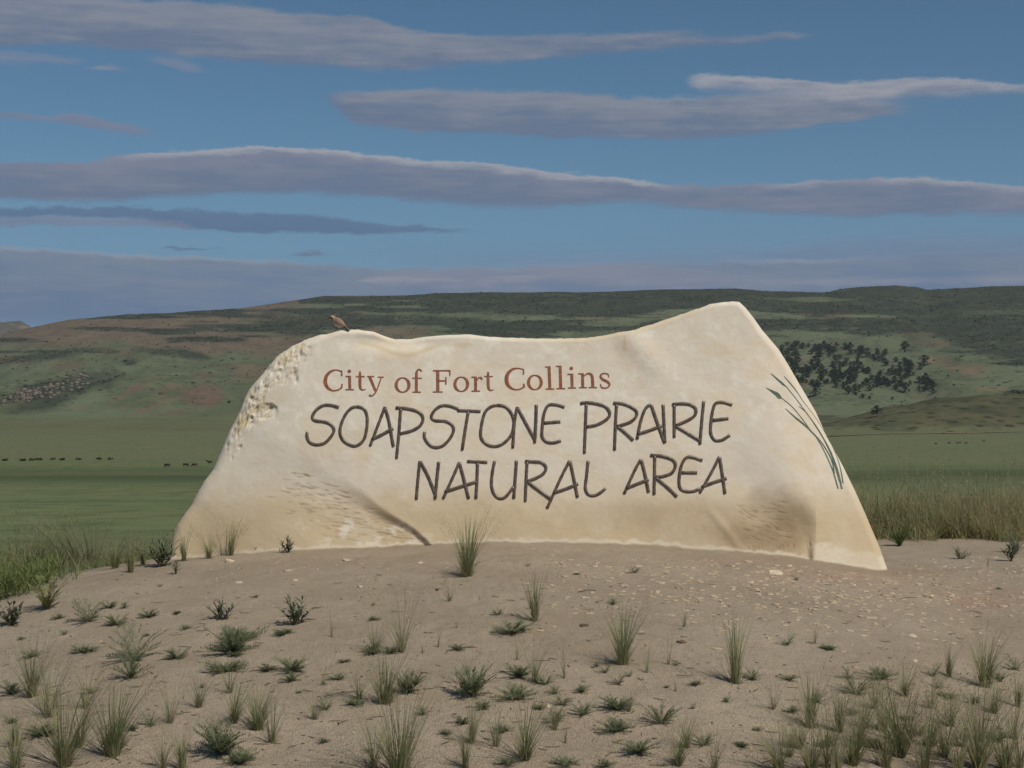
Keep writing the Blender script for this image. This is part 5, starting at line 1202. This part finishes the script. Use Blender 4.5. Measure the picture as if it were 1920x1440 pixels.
# ------------------------------------------------------------------ stone flakes, twigs, gravel
M_flake = leaf_mat("pale_limestone_flake", (.36, .275, .175), (.60, .50, .36), .9, .2, 20)
M_brownflake = leaf_mat("brown_wood_chip", (.09, .06, .04), (.15, .1, .07), .9, .1, 20)
def flake_verts(r, L, W, H):
    n = r.randint(5, 7); top, botv = [], []
    for k in range(n):
        a = 6.283 * k / n + r.uniform(-.3, .3); q = r.uniform(.75, 1.1); top.append((math.cos(a) * L / 2 * q, math.sin(a) * W / 2 * q, H * r.uniform(.6, 1.1))); botv.append((math.cos(a) * L / 2 * q * 1.08, math.sin(a) * W / 2 * q * 1.08, -H * .4))
    v = top + botv; f = [tuple(range(n))] + [(k, n + k, n + (k + 1) % n, (k + 1) % n) for k in range(n)]
    return v, f
BIGF = [(1455, 1076, 30, "largest pale flake on the dirt below the stone's right side", 0), (650, 1051, 16, "pale flat flake in front of the stone's base, left of centre", 0), (1416, 1107, 22, "long thin flake below the largest one", 0), (1452, 1134, 12, "white chip low under the largest flake", 0),
        (1657, 1117, 16, "pale flake right of the stone's foot, upper of two", 0), (1668, 1127, 12, "pale flake just below the upper one right of the stone's foot", 0), (1738, 1118, 20, "long pale flake farther right of the stone's foot", 0), (1407, 1092, 14, "small flake left of the largest one", 0), (1402, 1054, 16, "flake close under the stone's lower edge at right", 0),
        (1370, 1062, 18, "broken flake under the stone below AREA", 0), (1711, 1193, 15, "ochre flake on the lower right slope", 0), (1716, 1240, 11, "pale upright chip on the right slope", 0), (1604, 1252, 13, "small ochre chip left of the upright one", 0), (448, 1093, 14, "white pebble on the left slope above the leafy plants", 0), (553, 1088, 12, "pale pebble right of the white one on the left slope", 0),
        (540, 1070, 16, "thin flake below the dark leafy plant at the base", 0), (430, 1053, 22, "long flake under the stone's left end", 0), (1095, 1174, 20, "dark brown chip on the bare centre of the slope", 1), (1278, 1205, 18, "dark chip at the right of the bare slope", 1), (1880, 1138, 16, "pale flake by the pinkish gravel at the right edge", 0), (787, 1056, 14, "pale flake left of the full tuft at the stone", 0),
        (1340, 1120, 14, "ochre flake on the slope below NATURAL AREA", 0), (1480, 1062, 12, "chip by the pinkish gravel under the hollow", 0), (1560, 1130, 14, "yellowish chip between the stone and the right grass", 0), (675, 1100, 12, "little pale flake on the slope left of centre", 0), (189, 1203, 8, "tiny white pebble on the left slope", 0), (1079, 1257, 8, "tiny white pebble in the middle of the slope", 0), (1029, 1325, 11, "white bit among the mats right of centre", 0)]
r = random.Random(17)
for x, y, w, lab, br in BIGF:
    p = hit(x, y); L = w / FPX * p.y; v, f = flake_verts(r, L, L * r.uniform(.8, 1.5), min(.012, L * .14))
    o = mesh_obj("stone_flake" if not br else "bark_chip", v, f, M_brownflake if br else M_flake, smooth=False); o.location = p; o.rotation_euler = (r.uniform(-.1, .25), r.uniform(-.2, .2), r.uniform(0, .8)); tag(o, lab, "flake" if not br else "chip", "loose flakes on the dirt")
vs, fs, mi = [], [], []
def scatter(n, xf, yf, lo, hi, m=0):
    for _ in range(n):
        x, y = xf(), yf(); 
        if y > 1438 or y < np.interp(x, [0, 250, 330, 800, 1000, 1200, 1400, 1540, 1668, 1690, 1920], [1100, 1075, 1052, 1034, 1027, 1032, 1044, 1066, 1084, 1040, 1040]): continue
        if r.random() > .25 + 1.1 * vnoise(x / 60, y / 22, 6): continue
        p = hit(x, y); L = r.uniform(lo, hi); v, f = flake_verts(r, L, L * r.uniform(.6, 1.3), L * r.uniform(.04, .14)); b0 = len(vs); a = r.uniform(0, 6.28); c, s = math.cos(a), math.sin(a)
        for q in v: vs.append((p.x + q[0] * c - q[1] * s, p.y + q[0] * s + q[1] * c, p.z + q[2]))
        for q in f: fs.append(tuple(i + b0 for i in q)); mi.append(m)
scatter(900, lambda: r.uniform(1000, 1930), lambda: 1048 + abs(r.gauss(0, 1)) * 52 + r.uniform(-8, 14), .010, .046)
scatter(520, lambda: r.gauss(1560, 200), lambda: r.gauss(1120, 40), .010, .042)
scatter(240, lambda: r.uniform(250, 1000), lambda: 1046 + abs(r.gauss(0, 1)) * 36 + r.uniform(-6, 10), .006, .022)
scatter(1500, lambda: r.uniform(0, 1920), lambda: r.uniform(1060, 1440), .004, .013)
scatter(1100, lambda: r.gauss(1560, 90), lambda: 1050 + (x_ := 0) + r.gauss(28, 9), .006, .016, 1)
scatter(600, lambda: r.gauss(1830, 60), lambda: r.gauss(1128, 9), .006, .016, 1)
scatter(700, lambda: r.uniform(0, 1920), lambda: r.uniform(1060, 1440), .005, .02, 2)
scatter(350, lambda: r.gauss(1400, 60), lambda: r.gauss(1052, 5), .006, .014, 1)
for _ in range(330):                              # straw and root litter
    x, y = r.uniform(0, 1920), r.uniform(1075, 1438); p = hit(x, y); L = r.uniform(.02, .09); v, f = flake_verts(r, L, .0035, .002); b0 = len(vs); a = r.uniform(0, 6.28); c, s_ = math.cos(a), math.sin(a)
    for q in v: vs.append((p.x + q[0] * c - q[1] * s_, p.y + q[0] * s_ + q[1] * c, p.z + q[2] + .003))
    for q in f: fs.append(tuple(i + b0 for i in q)); mi.append(3 if r.random() < .8 else 2)
M_pink = leaf_mat("pink_crushed_gravel", (.38, .17, .13), (.56, .36, .29), .9, .2, 30)
me = finish("gravel", vs, fs, mi, [M_flake, M_pink, M_brownflake, M_g2]); me.polygons.foreach_set('use_smooth', [False] * len(me.polygons))
o = bpy.data.objects.new("gravel", me); COL.objects.link(o); tag(o, "small pale and pinkish stone chips strewn over the dirt", kind='stuff')
TW = [(640, 1305, 60, .1, "long pale straw lying left of the broad middle tuft"), (1700, 1124, 46, -.35, "thin dark stick lying right of the stone's foot"), (575, 1165, 30, 0, "short twig at the foot of the taller leafy plant"), (60, 1385, 50, -1.0, "bent dead stem at the left edge near the bottom"), (100, 1050, 60, -.4, "dead stalk at the root of the leaning bunch"), (1100, 1110, 34, 0.0, "thin twig on the bare slope right of centre"), (890, 1062, 44, .5, "broken straw leaning out of the full tuft at the stone")]
for x, y, L, a, lab in TW:
    p = hit(x, y); s = p.y / FPX * L
    v, f = tube([(-s / 2 * math.cos(a), -s * .3, .002), (0, 0, .012), (s / 2 * math.cos(a), s * .3, .006 + max(0, a) * .05)], [.003, .0035, .0015], 5)
    o = mesh_obj("twig", v, f, M_g2 if 'straw' in lab else M_tw); o.location = p; tag(o, lab, "twig", "twigs and straws on the dirt")

# ------------------------------------------------------------------ air
def m_haze():
    m = bpy.data.materials.new("haze"); m.use_nodes = True; nt = m.node_tree; nt.nodes.clear()
    v = nt.nodes.new('ShaderNodeVolumePrincipled'); v.inputs['Color'].default_value = (.82, .88, .96, 1); v.inputs['Density'].default_value = HAZE; v.inputs['Anisotropy'].default_value = 0.2
    o = nt.nodes.new('ShaderNodeOutputMaterial'); nt.links.new(v.outputs[0], o.inputs['Volume']); return m
HAZE = 3.2e-5
x0, x1, y0, y1, z0, z1 = -17500, 17500, -60, 8200, -700, 620
hz = mesh_obj("haze", [(x0, y0, z0), (x1, y0, z0), (x1, y1, z0), (x0, y1, z0), (x0, y0, z1), (x1, y0, z1), (x1, y1, z1), (x0, y1, z1)],
              [(0, 3, 2, 1), (4, 5, 6, 7), (0, 1, 5, 4), (1, 2, 6, 5), (2, 3, 7, 6), (3, 0, 4, 7)], m_haze(), smooth=False)
tag(hz, "thin blue air between the stone and the far hills", kind='stuff')
